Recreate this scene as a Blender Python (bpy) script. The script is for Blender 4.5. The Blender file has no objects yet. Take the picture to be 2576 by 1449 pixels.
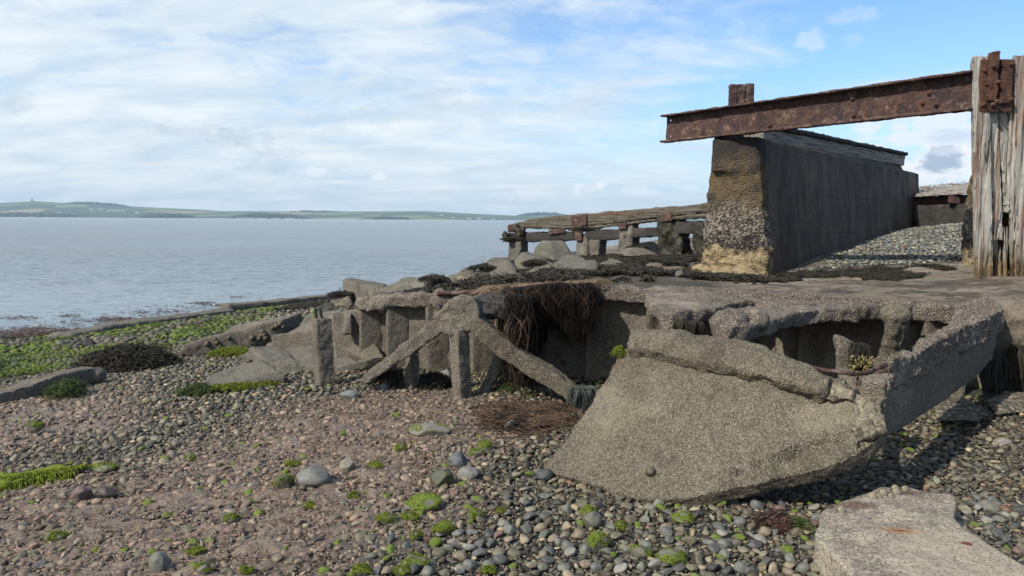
import bpy, bmesh, math, random
import numpy as np
from mathutils import Vector, Matrix
HAZE = True; EXPO = 0.2
random.seed(7); rng = np.random.default_rng(7)
SC = bpy.context.scene; COL = SC.collection
R = math.radians
# ------------------------------------------------------------------ camera
W, H, F = 2576.0, 1449.0, 1910.0
CAM = np.array([0., 0., 1.6])
pitch = math.atan((724.5-552.5)/F); roll = math.atan(8.5/1280)
cam = bpy.data.cameras.new('camera'); camo = bpy.data.objects.new('camera', cam); COL.objects.link(camo)
cam.sensor_width = 36; cam.lens = 36*F/W; cam.clip_end = 20000; cam.clip_start = .05
Mrot = Matrix.Rotation(R(90)-pitch, 3, 'X') @ Matrix.Rotation(roll, 3, 'Z')
camo.matrix_world = Matrix.Translation(CAM) @ Mrot.to_4x4()
SC.camera = camo
Mn = np.array(Mrot)
def ray(px, py):
    d = Mn @ np.array([(px-W/2)/F, -(py-H/2)/F, -1.]); return d/d[1]
def V(px, py, y): return CAM + ray(px, py)*y
def VZ(px, py, z):
    d = ray(px, py); return CAM + d*((z-CAM[2])/d[2])
def VP(px, py, p0, n):
    d = ray(px, py); n = np.array(n, float); return CAM + d*(np.dot(np.array(p0)-CAM, n)/np.dot(d, n))
def proj(P):
    q = (np.asarray(P)-CAM) @ Mn
    return W/2 + F*q[..., 0]/-q[..., 2], H/2 - F*q[..., 1]/-q[..., 2]
# ------------------------------------------------------------------ noise
def _h(i, j, k):
    n = (i*374761393 + j*668265263 + k*2147483647 + 1013904223) & 0xffffffff
    n = ((n ^ (n >> 13))*1274126177) & 0xffffffff
    return ((n ^ (n >> 16)) & 0xffff)/65535.0
def vn(p):
    f = np.floor(p); i = f.astype(np.int64); t = p-f; t = t*t*(3-2*t); o = 0
    for a in (0, 1):
        for b in (0, 1):
            for c in (0, 1):
                w = (t[:, 0] if a else 1-t[:, 0])*(t[:, 1] if b else 1-t[:, 1])*(t[:, 2] if c else 1-t[:, 2])
                o = o + w*_h(i[:, 0]+a, i[:, 1]+b, i[:, 2]+c)
    return o*2-1
def fbm(p, s, o=3):
    p = np.asarray(p, float); r = 0; a = 1
    for k in range(o): r = r + a*vn(p*s*2**k + 17.3*k); a *= .5
    return r
def f2(x, y, s, o=3): return fbm(np.stack([x, y, x*0+3.1], 1), s, o)
# ------------------------------------------------------------------ object helpers
def A(v): return np.array(v, float)
def tag(o, label=None, cat=None, group=None, kind=None):
    if label: o['label'] = label
    if cat: o['category'] = cat
    if group: o['group'] = group
    if kind: o['kind'] = kind
    return o
def thing(name, loc, label, cat, group=None):
    o = bpy.data.objects.new(name, None); COL.objects.link(o); o.location = loc; o.empty_display_size = .1
    return tag(o, label, cat, group)
def mkmesh(name, v, faces, smooth=True):
    me = bpy.data.meshes.new(name); v = np.asarray(v, np.float32)
    if isinstance(faces, np.ndarray):
        n, k = faces.shape
        me.vertices.add(len(v)); me.vertices.foreach_set('co', v.ravel())
        me.loops.add(n*k); me.loops.foreach_set('vertex_index', faces.astype(np.int32).ravel())
        me.polygons.add(n); me.polygons.foreach_set('loop_start', np.arange(0, n*k, k, dtype=np.int32))
        me.update(calc_edges=True)
    else:
        me.from_pydata(v.tolist(), [], faces); me.update()
    if smooth: me.polygons.foreach_set('use_smooth', np.ones(len(me.polygons), bool))
    return me
def link(name, me, mat, parent=None, loc=None):
    """parts keep world placement: shift vertices by the parent's location"""
    o = bpy.data.objects.new(name, me)
    if mat is not None: me.materials.clear(); me.materials.append(mat)
    COL.objects.link(o)
    if parent is not None:
        w = A(parent.location); pp = parent.parent
        while pp is not None: w = w + A(pp.location); pp = pp.parent
        shift(me, -w); o.parent = parent
    else:
        if loc is None:
            v = co(me); loc = A([v[:, 0].mean(), v[:, 1].mean(), v[:, 2].min()])
        shift(me, -A(loc)); o.location = loc
    return o
def co(me):
    v = np.empty(len(me.vertices)*3, np.float32); me.vertices.foreach_get('co', v); return v.reshape(-1, 3).astype(float)
def setco(me, v): me.vertices.foreach_set('co', np.asarray(v, np.float32).ravel()); me.update()
def shift(me, d): setco(me, co(me)+A(d))
def nrm(me):
    v = np.empty(len(me.vertices)*3, np.float32); me.vertices.foreach_get('normal', v); return v.reshape(-1, 3).astype(float)
# closed shapes gathered in a bmesh -------------------------------------------------
class Sh:
    def __init__(s): s.bm = bmesh.new()
    def hull(s, pts):
        t = bmesh.new(); vs = [t.verts.new(tuple(p)) for p in pts]
        r = bmesh.ops.convex_hull(t, input=vs)
        bmesh.ops.delete(t, geom=[g for g in r['geom_interior'] if isinstance(g, bmesh.types.BMVert)], context='VERTS')
        bmesh.ops.recalc_face_normals(t, faces=t.faces); s._add(t); return s
    def prism(s, poly, ext):
        t = bmesh.new(); n = len(poly); ext = A(ext)
        a = [t.verts.new(tuple(p)) for p in poly]; b = [t.verts.new(tuple(A(p)+ext)) for p in poly]
        t.faces.new(a); t.faces.new(b[::-1])
        for i in range(n): t.faces.new((a[i], b[i], b[(i+1) % n], a[(i+1) % n]))
        bmesh.ops.triangulate(t, faces=[f for f in t.faces if len(f.verts) > 4])
        bmesh.ops.recalc_face_normals(t, faces=t.faces); s._add(t); return s
    def box(s, c, u, v, w):
        c, u, v, w = A(c), A(u), A(v), A(w)
        return s.hull([c+i*u+j*v+k*w for i in (-1, 1) for j in (-1, 1) for k in (-1, 1)])
    def bar(s, p, q, wu, wv, up=(0, 0, 1)):
        p, q = A(p), A(q); d = q-p; d /= np.linalg.norm(d); up = A(up)
        sd = np.cross(d, up); sd /= np.linalg.norm(sd)+1e-9; u2 = np.cross(sd, d)
        return s.hull([e+i*sd*wu/2+j*u2*wv/2 for e in (p, q) for i in (-1, 1) for j in (-1, 1)])
    def sweep(s, pts, wu, wv, up=(0, 0, 1)):
        for a, b in zip(pts[:-1], pts[1:]): s.bar(a, b, wu, wv, up)
        for p in pts[1:-1]: s.ball(p, (wu*.5, wu*.5, wv*.5))
        return s
    def cyl(s, p, q, r, n=10, r2=None):
        p, q = A(p), A(q); d = q-p; d /= np.linalg.norm(d); a = np.cross(d, [.3, .5, .8]); a /= np.linalg.norm(a); b = np.cross(d, a)
        r2 = r if r2 is None else r2
        return s.hull([e+rr*(a*math.cos(t)+b*math.sin(t)) for e, rr in ((p, r), (q, r2)) for t in np.arange(n)*2*math.pi/n])
    def tube(s, pts, r, n=8):
        for a, b in zip(pts[:-1], pts[1:]): s.cyl(a, b, r, n)
        for p in pts[1:-1]: s.ball(p, (r, r, r), 1)
        return s
    def ball(s, c, r, sub=2, rot=0):
        t = bmesh.new(); bmesh.ops.create_icosphere(t, subdivisions=sub, radius=1)
        m = Matrix.Translation(tuple(c)) @ Matrix.Rotation(rot, 4, 'Z') @ Matrix.Diagonal((r[0], r[1], r[2], 1)); t.transform(m); s._add(t); return s
    def _add(s, t):
        me = bpy.data.meshes.new('t'); t.to_mesh(me); t.free(); s.bm.from_mesh(me); bpy.data.meshes.remove(me)
    def mesh(s, name, smooth=False):
        me = bpy.data.meshes.new(name); s.bm.to_mesh(me); s.bm.free()
        if smooth: me.polygons.foreach_set('use_smooth', np.ones(len(me.polygons), bool))
        return me
    def rough(s, name, vox=.02, amps=((.02, 6),), seed=0, fn=None, sharp=40):
        """voxel-remeshed, eroded solid; amps = (amplitude m, frequency)"""
        me = s.mesh('t'); o = bpy.data.objects.new('t', me); COL.objects.link(o)
        m = o.modifiers.new('r', 'REMESH'); m.mode = 'VOXEL'; m.voxel_size = vox; m.use_smooth_shade = True
        bpy.context.view_layer.update(); dg = bpy.context.evaluated_depsgraph_get()
        r = bpy.data.meshes.new_from_object(o.evaluated_get(dg)); r.name = name
        bpy.data.objects.remove(o); bpy.data.meshes.remove(me)
        v = co(r); n = nrm(r)
        for a, f in amps: v = v + n*(fbm(v+seed*13.7+f, f, 2)*a)[:, None]
        if fn is not None: v = fn(v, n)
        setco(r, v); r.polygons.foreach_set('use_smooth', np.ones(len(r.polygons), bool))
        if sharp: r.set_sharp_from_angle(angle=R(sharp))
        return r
# ------------------------------------------------------------------ node helpers
class NT:
    def __init__(s, nt): s.nt = nt; nt.nodes.clear()
    def n(s, t, props=None, **kw):
        x = s.nt.nodes.new('ShaderNode'+t)
        for k, v in (props or {}).items(): setattr(x, k, v)
        for k, v in kw.items():
            key = int(k[1:]) if k[0] == '_' and k[1:].isdigit() else k.replace('_', ' ')
            s.set(x.inputs[key], v)
        return x
    def set(s, i, v):
        if isinstance(v, bpy.types.NodeSocket): s.nt.links.new(v, i)
        elif isinstance(v, (tuple, list)) and len(v) == 3 and i.type == 'RGBA': i.default_value = (*v, 1)
        else: i.default_value = v
    def math(s, op, a, b=0., c=0., clamp=False):
        x = s.nt.nodes.new('ShaderNodeMath'); x.operation = op; x.use_clamp = clamp
        for i, v in enumerate((a, b, c)): s.set(x.inputs[i], v)
        return x.outputs[0]
    def mix(s, f, a, b, mode='MIX'):
        x = s.nt.nodes.new('ShaderNodeMix'); x.data_type = 'RGBA'; x.blend_type = mode
        s.set(x.inputs[0], f); s.set(x.inputs[6], a); s.set(x.inputs[7], b); return x.outputs[2]
    def ramp(s, f, stops, interp='LINEAR'):
        x = s.nt.nodes.new('ShaderNodeValToRGB'); x.color_ramp.interpolation = interp; e = x.color_ramp.elements
        while len(e) < len(stops): e.new(.5)
        for el, (p, c) in zip(e, stops):
            el.position = p; el.color = (*c, 1) if isinstance(c, (tuple, list)) else (c, c, c, 1)
        s.set(x.inputs[0], f); return x.outputs[0]
    def noise(s, v, sc, det=4, rough=.6, dist=0., out=0):
        return s.n('TexNoise', Vector=v, Scale=sc, Detail=det, Roughness=rough, Distortion=dist).outputs[out]
    def vor(s, v, sc, feat='F1', out='Distance', rnd=1.):
        return s.n('TexVoronoi', {'feature': feat}, Vector=v, Scale=sc, Randomness=rnd).outputs[out]
    def map(s, v, scale=(1, 1, 1), loc=(0, 0, 0), rot=(0, 0, 0)):
        return s.n('Mapping', Vector=v, Scale=scale, Location=loc, Rotation=rot).outputs[0]
    def step(s, f, a, b): return s.n('MapRange', {'interpolation_type': 'SMOOTHSTEP'}, Value=f, From_Min=a, From_Max=b).outputs[0]
def mat(name):
    m = bpy.data.materials.new(name); m.use_nodes = True; t = NT(m.node_tree)
    t.out = t.n('OutputMaterial'); t.obj = t.n('TexCoord').outputs['Object']; t.geo = t.n('NewGeometry')
    t.pos = t.geo.outputs['Position']; return m, t
def fin(t, col, rough=.85, h=None, dist=.01, spec=.3, strength=1.):
    b = t.n('BsdfPrincipled', Base_Color=col, Roughness=rough); b.inputs['Specular IOR Level'].default_value = spec
    if h is not None:
        b.inputs['Normal'].default_value = (0, 0, 0)
        bp = t.n('Bump', Height=h, Distance=dist, Strength=strength); t.nt.links.new(bp.outputs[0], b.inputs['Normal'])
    t.nt.links.new(b.outputs[0], t.out.inputs[0]); return b
def concrete(name, base=(.20, .18, .145), dark=(.07, .062, .052), light=(.34, .30, .23), grain=100, gd=.008, algae=0., rust=0., barn=.0, stain=.5, damp=0.):
    m, t = mat(name); p = t.pos
    big = t.noise(p, 1.7, 5, .65); mid = t.noise(p, 7, 5, .7); fine = t.noise(p, 40, 3, .7)
    g = t.vor(p, grain); g2 = t.vor(p, grain, out='Color')
    c = t.mix(t.step(big, .35, .68), base, tuple(b*.72 for b in base))
    c = t.mix(t.math('MULTIPLY', t.step(mid, .5, .72), stain), c, dark)
    gs = t.n('SeparateColor', Color=g2).outputs[0]
    c = t.mix(t.math('MULTIPLY', t.step(gs, .5, .95), .52), c, light)
    c = t.mix(t.math('MULTIPLY', t.step(gs, .42, .05), .48), c, dark)
    c = t.mix(t.math('MULTIPLY', t.step(g, .35, .75), .6), c, dark)
    c = t.mix(.35, c, t.mix(fine, (.25, .25, .25), (1.2, 1.2, 1.2)), 'MULTIPLY')
    c = t.mix(t.math('MULTIPLY', t.step(t.noise(t.map(p, (1, 1, .55)), 2.7, 7, .75), .53, .64), .45), c, tuple(q*.8 for q in dark)); c = t.mix(t.math('MULTIPLY', t.step(t.noise(p, 1.1, 6, .7), .52, .66), .35), c, light)
    c = t.mix(t.math('MULTIPLY', t.step(t.noise(p, 11, 4, .8), .70, .74), .6), c, (.12, .035, .015))
    if barn > 0:
        bm_ = t.math('MULTIPLY', t.step(t.vor(p, 45), .38, .2), t.step(t.noise(p, 4, 4, .7), .62-barn*.3, .75-barn*.3))
        c = t.mix(bm_, c, (.48, .45, .38))
    if rust > 0: c = t.mix(t.math('MULTIPLY', t.step(t.noise(p, 3.3, 5, .75), .62, .72), rust), c, (.13, .04, .02))
    if algae > 0:
        up = t.n('SeparateXYZ', Vector=t.geo.outputs['Normal']).outputs[2]
        al = t.math('MULTIPLY', t.step(t.math('ADD', t.noise(p, 2.6, 5, .7), t.math('MULTIPLY', up, .08)), .56, .7), algae)
        c = t.mix(al, c, (.055, .095, .015))
    if damp > 0: c = t.mix(t.math('MULTIPLY', t.step(t.noise(p, .9, 4, .6), .4, .6), damp), c, tuple(b*.35 for b in base))
    hh = t.math('ADD', t.math('MULTIPLY', g, -1.), t.math('MULTIPLY', mid, .9)); hh = t.math('ADD', hh, t.math('MULTIPLY', fine, .5))
    fin(t, c, .9, hh, gd, .2); return m
M = {}
M['conc'] = concrete('rough_concrete', base=(.20, .172, .135), light=(.36, .31, .235), rust=.4)
M['conc_warm'] = concrete('warm_concrete', base=(.195, .166, .122), dark=(.055, .047, .036), light=(.35, .30, .215), grain=105, gd=.010, rust=.35, algae=.08)
M['conc_rim'] = concrete('weathered_rim_concrete', base=(.22, .188, .145), light=(.46, .39, .30), dark=(.06, .045, .045), grain=85, gd=.014, rust=1., stain=.75)
M['conc_grey'] = concrete('grey_concrete', base=(.185, .168, .135), light=(.30, .27, .22), stain=.8, grain=90, gd=.008, algae=.15)
M['conc_dark'] = concrete('damp_dark_concrete', base=(.055, .050, .045), dark=(.02, .018, .017), light=(.11, .10, .09), grain=60, gd=.008, rust=.35, stain=.8)
M['conc_pale'] = concrete('pale_slab_concrete', base=(.31, .275, .215), dark=(.09, .075, .065), light=(.50, .45, .36), grain=95, gd=.003, rust=.0, stain=.35)
M['rubble'] = concrete('rubble_stone', base=(.20, .175, .125), dark=(.03, .027, .024), light=(.36, .31, .22), grain=34, gd=.02, stain=.9)
def pier_mat():
    m, t = mat('pier_concrete'); p = t.pos
    z = t.math('ADD', t.n('SeparateXYZ', Vector=p).outputs[2], t.math('MULTIPLY', t.math('SUBTRACT', t.noise(p, 3.0, 7, .8), .5), 1.15))
    g = t.vor(p, 40); gc = t.n('SeparateColor', Color=t.vor(p, 40, out='Color')).outputs[0]
    ochre = t.mix(t.step(t.noise(p, 5, 4, .7), .42, .66), (.12, .085, .046), (.05, .042, .034))
    barn = t.mix(t.step(gc, .45, .62), (.052, .044, .038), (.215, .185, .145))
    tan = t.mix(t.step(t.noise(p, 9, 4, .7), .45, .65), (.30, .23, .13), (.10, .08, .055))
    blk = (.022, .019, .018)
    c = t.mix(t.step(z, 1.10, 1.18), tan, t.mix(t.step(gc, .6, .8), blk, (.12, .1, .08)))
    c = t.mix(t.step(z, 1.22, 1.36), c, barn)
    c = t.mix(t.step(z, 1.62, 2.0), c, ochre)
    c = t.mix(t.step(z, 2.25, 2.75), c, (.035, .03, .027))  # algae-dark top, with part of the beam's cast shadow put into the colour
    c = t.mix(t.math('MULTIPLY', t.step(t.noise(p, 50, 3, .7), .6, .75), .6), c, (.30, .25, .18))
    fin(t, c, .9, t.math('ADD', t.math('MULTIPLY', g, -1.), t.noise(p, 14, 5, .7)), .024, .2); return m
def wall_side_mat():
    m, t = mat('stained_wall_concrete'); p = t.pos
    streak = t.noise(t.map(p, (2.2, 2.2, 1.0)), 1, 6, .7)
    c = t.mix(t.step(streak, .35, .7), (.052, .038, .027), (.135, .098, .067))
    c = t.mix(t.math('MULTIPLY', t.step(t.noise(p, 2.2, 5, .75), .58, .72), .6), c, (.12, .085, .045))
    c = t.mix(t.math('MULTIPLY', t.step(t.noise(t.map(p, (1, 1, .35)), 26, 3, .7), .66, .72), .6), c, (.24, .22, .18))
    w = t.noise(p, 45, 3, .7); c = t.mix(t.math('MULTIPLY', t.step(w, .58, .7), .5), c, (.10, .085, .07))
    zz = t.n('SeparateXYZ', Vector=p).outputs[2]; zf = t.math('FRACT', t.math('MULTIPLY', zz, 1.45)); ln = t.math('MULTIPLY', t.step(zf, .04, .0), t.step(t.noise(p, 1.6, 4, .7), .42, .62)); c = t.mix(t.math('MULTIPLY', ln, .85), c, (.014, .011, .01))
    c = t.mix(t.math('MULTIPLY', t.step(t.math('ADD', zz, t.math('MULTIPLY', streak, 1.2)), 2.0, 1.35), .55), c, (.05, .034, .018)); c = t.mix(t.math('MULTIPLY', t.step(t.noise(t.map(p, (1.5, 1.5, .7)), 1.8, 6, .75), .55, .66), .4), c, (.14, .115, .09))
    fin(t, c, .8, t.math('ADD', t.noise(p, 12, 6, .7), t.math('MULTIPLY', w, .15)), .03, .25); return m
M['pier'] = pier_mat(); M['pier_wall'] = wall_side_mat()
def rust_mat(name, dark=(.04, .026, .026), mid=(.095, .052, .042), hot=(.24, .085, .035), pale=(.21, .15, .11)):
    m, t = mat(name); p = t.pos
    n1 = t.noise(p, 5, 7, .72, .6); n2 = t.noise(p, 16, 5, .7); n3 = t.noise(t.map(p, (14, 14, 3)), 1, 4, .7)
    c = t.mix(t.step(n1, .38, .6), dark, mid)
    c = t.mix(t.math('MULTIPLY', t.step(n3, .60, .74), .7), c, hot); c = t.mix(t.math('MULTIPLY', t.step(t.noise(p, 2.2, 5, .75), .60, .68), .5), c, (.26, .15, .06))
    c = t.mix(t.math('MULTIPLY', t.step(t.noise(p, 6, 7, .8), .53, .62), .75), c, pale)
    c = t.mix(t.math('MULTIPLY', t.step(t.vor(p, 5, 'DISTANCE_TO_EDGE'), .022, .0), t.step(n1, .45, .6)), c, (.012, .008, .008))
    hh = t.math('ADD', t.math('MULTIPLY', n1, 2.), n2)
    fin(t, c, .82, hh, .03, .3); return m
M['rust'] = rust_mat('rusted_steel'); M['rust_red'] = rust_mat('rusted_plate', (.05, .026, .02), (.12, .052, .032), (.28, .10, .035), (.15, .09, .065))
def timber_mat(name, ax='Z', pale=(.40, .385, .345), mid=(.22, .19, .15), dark=(.022, .016, .013), stain=(.20, .075, .03), wet=0., green=0.):
    m, t = mat(name); p = t.pos
    sc = {'Z': (22, 22, 1.1), 'X': (1.3, 22, 30), 'Y': (22, 1.3, 30)}[ax]
    n = t.noise(t.map(p, sc), 1, 6, .65, .15); n2 = t.noise(t.map(p, tuple(s*2.6 for s in sc)), 1, 3, .6)
    b = t.noise(p, 1.4, 4, .6); b2 = t.noise(t.map(p, tuple(s*.35 for s in sc)), 1, 4, .7)
    c = t.mix(t.step(n, .34, .58), mid, pale); c = t.mix(t.step(n, .40, .33), c, dark)
    c = t.mix(t.math('MULTIPLY', t.step(b2, .56, .68), .7), c, stain)
    c = t.mix(t.math('MULTIPLY', t.step(n2, .56, .7), .35), c, (.07, .055, .045))
    if wet: 
        z = t.math('ADD', t.n('SeparateXYZ', Vector=p).outputs[2], t.math('MULTIPLY', b, .5))
        c = t.mix(t.step(z, wet+.55, wet), c, t.mix(t.step(n, .35, .6), (.03, .024, .018), (.25, .17, .09)))
    if green: c = t.mix(t.math('MULTIPLY', t.step(t.noise(p, 2.7, 5, .7), .5, .65), green), c, (.06, .07, .02))
    fin(t, c, .88, t.math('ADD', t.math('MULTIPLY', n, 2.), n2), .022, .2); return m
M['timber'] = timber_mat('weathered_timber', 'Z', wet=1.25)
M['timber_x'] = timber_mat('weathered_rail_timber', 'X', (.21, .20, .165), (.11, .085, .065), stain=(.14, .05, .025), green=.45)
M['timber_y'] = timber_mat('weathered_cap_timber', 'X', (.33, .30, .26), (.15, .10, .07), stain=(.15, .05, .03))
def simple(name, c1, c2, sc=12, rough=.7, dist=.004, spec=.3, sheen=False):
    m, t = mat(name); n = t.noise(t.obj, sc, 5, .65); fin(t, t.mix(t.step(n, .35, .65), c1, c2), rough, n, dist, spec); return m
M['weed'] = simple('dark_seaweed', (.010, .009, .006), (.036, .030, .016), 9, .6, .004, .3)
M['weed_br'] = simple('brown_weed_roots', (.022, .015, .010), (.12, .072, .044), 6, .75)
M['weed_dk'] = simple('black_weed_roots', (.005, .004, .003), (.020, .013, .008), 6, .7, .004, .15)
M['straw'] = simple('straw_fibre', (.06, .042, .027), (.29, .20, .125), 6, .7)
M['weed_green'] = simple('green_weed', (.025, .04, .01), (.06, .09, .018), 20, .6)
M['weed_grey'] = simple('grey_green_weed', (.03, .035, .032), (.075, .085, .072), 9, .5)
M['pods'] = simple('olive_pods', (.06, .05, .012), (.19, .15, .05), 9, .4, .002, .5)
M['red_weed'] = simple('red_brown_weed', (.035, .017, .012), (.085, .036, .024), 9, .4, .003, .5)
M['moss'] = simple('green_moss', (.055, .08, .008), (.19, .225, .02), 40, .8, .006, .2)
M['limpet'] = simple('limpet_shell', (.12, .105, .07), (.27, .235, .165), 60, .8, .002)
M['whelk'] = simple('dark_limpet_shell', (.06, .05, .035), (.15, .125, .085), 60, .8, .002)
# ------------------------------------------------------------------ world + sun
sd = A([-.76, -.65, 0]); sd /= np.linalg.norm(sd); EL = R(40)
SUN = np.array([sd[0]*math.cos(EL), sd[1]*math.cos(EL), math.sin(EL)])
su = bpy.data.lights.new('sun', 'SUN'); su.energy = 5.0; su.angle = R(.5); su.color = (1, .94, .85)
suo = bpy.data.objects.new('sun', su); COL.objects.link(suo); suo.rotation_euler = Vector(SUN).to_track_quat('Z', 'Y').to_euler(); suo.location = SUN*50
wd = bpy.data.worlds.new('World'); SC.world = wd; wd.use_nodes = True; t = NT(wd.node_tree)
sky = t.n('TexSky', {'sky_type': 'NISHITA', 'sun_disc': False, 'sun_elevation': EL, 'sun_rotation': math.atan2(SUN[0], SUN[1]), 'air_density': 1.0, 'dust_density': .6, 'ozone_density': 2.5})
d = t.n('TexCoord').outputs['Generated']; sx = t.n('SeparateXYZ', Vector=d); X, Y, Z = sx.outputs
az = t.math('DIVIDE', X, t.math('MAXIMUM', Y, .05)); zc = t.math('MAXIMUM', Z, 0.)
inv = t.math('DIVIDE', 1., t.math('ADD', zc, .20))
cp = t.n('CombineXYZ', X=t.math('MULTIPLY', X, inv), Y=t.math('MULTIPLY', Y, inv), Z=0.).outputs[0]
def blob(px, py, wx, wy):
    r = ray(px, py); r = r/np.linalg.norm(r); a0 = r[0]/r[1]; z0 = r[2]
    e = t.math('ADD', t.math('POWER', t.math('ABSOLUTE', t.math('DIVIDE', t.math('SUBTRACT', az, a0), wx/F)), 2.), t.math('POWER', t.math('ABSOLUTE', t.math('DIVIDE', t.math('SUBTRACT', Z, z0), wy/F)), 2.))
    return t.math('SUBTRACT', 1., e)
n1 = t.noise(t.map(cp, (.7, .85, 1), (3.1, 1.7, 0)), 1.7, 8, .6, .7)
n2 = t.noise(t.map(cp, (1.2, 1.6, 1), (7.3, 0.4, 0)), 4.2, 7, .6, .5)
bias = t.math('ADD', t.math('MULTIPLY', t.step(az, .40, -.30), .30), t.math('MULTIPLY', t.step(Z, .20, .04), .10))
m1 = t.step(t.math('ADD', t.math('ADD', n1, t.math('MULTIPLY', t.math('SUBTRACT', n2, .5), .45)), bias), .46, .86)
skyc = t.mix(1., sky.outputs[0], (.115, .142, .165), 'MULTIPLY')
skyc = t.mix(t.math('MULTIPLY', t.step(Z, .22, .0), .55), skyc, (.52, .66, .86))
cloudc = t.mix(t.step(t.noise(t.map(cp, (.8, 1.6, 1), (1.3, 5.2, 0)), 2.6, 7, .6, .3), .3, .7), (.58, .695, .79), (.84, .885, .90))
c = t.mix(t.math('MULTIPLY', m1, .94), skyc, cloudc)
dn = t.noise(d, 16, 6, .62, .4); dn2 = t.noise(t.map(d, (1, 1, 2.2)), 34, 5, .6, .3)
def puff(px, py, wx, wy, col, a=1., lo=-.25, hi=1.5, k=1.6):
    global c
    f = t.math('ADD', blob(px, py, wx, wy), t.math('MULTIPLY', t.math('ADD', t.math('SUBTRACT', dn2, .5), t.math('SUBTRACT', dn, .5)), k*3.2))
    c = t.mix(t.math('MULTIPLY', t.step(f, lo, hi), a), c, col)
for q in ((425, 322, 95, 22, .5), (620, 348, 75, 20, .5), (665, 395, 90, 34, .35), (370, 362, 70, 18, .35), (400, 398, 70, 16, .3), (30, 250, 60, 30, .45), (1170, 255, 300, 45, .25), (860, 405, 60, 12, .3), (880, 310, 230, 50, .18)):
    puff(q[0], q[1], q[2], q[3], (.44, .53, .64), q[4])
puff(1480, 478, 62, 22, (.93, .94, .96)); puff(805, 432, 60, 14, (.86, .89, .94), .8); puff(950, 445, 22, 10, (.9, .92, .95), .8); puff(1600, 485, 70, 12, (.85, .89, .95), .7)
puff(1330, 492, 110, 14, (.84, .88, .94), .7); puff(1720, 475, 60, 10, (.85, .89, .95), .6)
puff(2045, 100, 46, 26, (.72, .80, .92), .45); puff(2160, 45, 75, 26, (.66, .76, .92), .45); puff(1520, 165, 190, 60, (.55, .68, .86), .35); puff(2140, 100, 40, 16, (.62, .74, .92), .35)
puff(2350, 340, 260, 55, (.80, .85, .92), .8, 0, .8); puff(2400, 445, 190, 70, (.90, .92, .95), .95, 0, .7)
puff(2370, 408, 58, 30, (.36, .45, .60), .95, -.2, .9, 1.2); puff(2400, 345, 70, 16, (.45, .56, .74), .5); puff(2375, 383, 30, 10, (.80, .85, .92), .5)
lowh = t.step(Z, .035, -.01); c = t.mix(t.math('MULTIPLY', lowh, .5), c, (.62, .74, .88))
c = t.mix(t.step(Z, -.01, -.05), c, (.12, .12, .12))
bg = t.n('Background', Color=c, Strength=1.); wo = t.n('OutputWorld'); t.nt.links.new(bg.outputs[0], wo.inputs[0])
# ------------------------------------------------------------------ terrain
def tps(P, Z):
    P = A(P); n = len(P)
    def U(r): return r*r*np.log(r+1e-9)
    d = np.linalg.norm(P[:, None]-P[None], axis=2); K = U(d)+np.eye(n)*1e-3
    B = np.hstack([np.ones((n, 1)), P]); M_ = np.block([[K, B], [B.T, np.zeros((3, 3))]])
    w = np.linalg.solve(M_, np.r_[A(Z), 0, 0, 0])
    def f(x, y):
        x = np.atleast_1d(A(x)); y = np.atleast_1d(A(y)); o = np.empty(x.shape)
        for i in range(0, len(x), 20000):
            q = np.stack([x[i:i+20000], y[i:i+20000]], 1); o[i:i+20000] = U(np.linalg.norm(q[:, None]-P[None], axis=2)) @ w[:n]+w[n]+q @ w[n+1:]
        return o
    return f
ZW = -.75
bp = [VZ(a, b, c) for a, b, c in ((1288, 1449, 0), (0, 1449, -.02), (2576, 1449, .04), (1600, 1270, 0), (2300, 1150, .0), (2560, 1050, .08), (1400, 1000, .0), (1100, 930, .02),
      (800, 960, -.04), (500, 970, -.07), (0, 1040, -.1), (250, 930, -.2), (0, 900, -.43), (0, 853, ZW), (290, 824, ZW), (560, 788, ZW), (830, 757, ZW), (900, 880, -.03), (560, 850, -.38))]
bp += [A(v) for v in ((-14, 22, -1.6), (-4, 30, -1.9), (0, 40, -2.2), (-30, 10, -1.4), (6, 8, .2), (9, 5, .3), (5, 20, .2), (2, 2, 0), (-3, 2, 0), (-9, 3, -.2), (9, 2, .2), (14, 14, .6))]
_zb = tps([b[:2] for b in bp], [b[2] for b in bp])
def zb(x, y): return _zb(x, y)+.012*f2(np.atleast_1d(A(x)), np.atleast_1d(A(y)), 1.3, 3)
W0 = A((-.79, 8., 0)); WD = A((.955, -.295, 0)); WD /= np.linalg.norm(WD); WN = A((WD[1], -WD[0], 0))  # WN points to the camera side
def onwall(px, py, off=0.): return VP(px, py, W0+WN*off, WN)
sp = [onwall(a, b) for a, b in ((1100, 752), (1290, 728), (1500, 722), (1900, 748), (2140, 756), (2400, 765))]
sp += [V(a, b, c) for a, b, c in ((2500, 698, 9.2), (2576, 752, 7.0), (1850, 700, 12), (1690, 647, 17), (1460, 652, 18.3), (1290, 664, 18), (2310, 572, 20), (2430, 565, 17), (2000, 665, 13), (2400, 657, 11.3), (2250, 610, 15),
      (1300, 706, 9.6), (1200, 716, 11), (1100, 730, 11.6), (960, 756, 12.5), (1250, 703, 12.6), (1340, 694, 12.4), (1390, 682, 14), (1600, 650, 17), (1500, 681, 12.5))]
sp += [A(v) for v in ((12, 9, 1.4), (14, 20, 1.9), (4, 26, .9), (0, 26, .1), (9, 5, 1.05), (-3, 15, -.6), (-4.5, 11, -.5))]
_zs = tps([b[:2] for b in sp], [b[2] for b in sp])
def zs(x, y): return _zs(x, y)+.015*f2(np.atleast_1d(A(x)), np.atleast_1d(A(y)), 2.2, 4)
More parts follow.
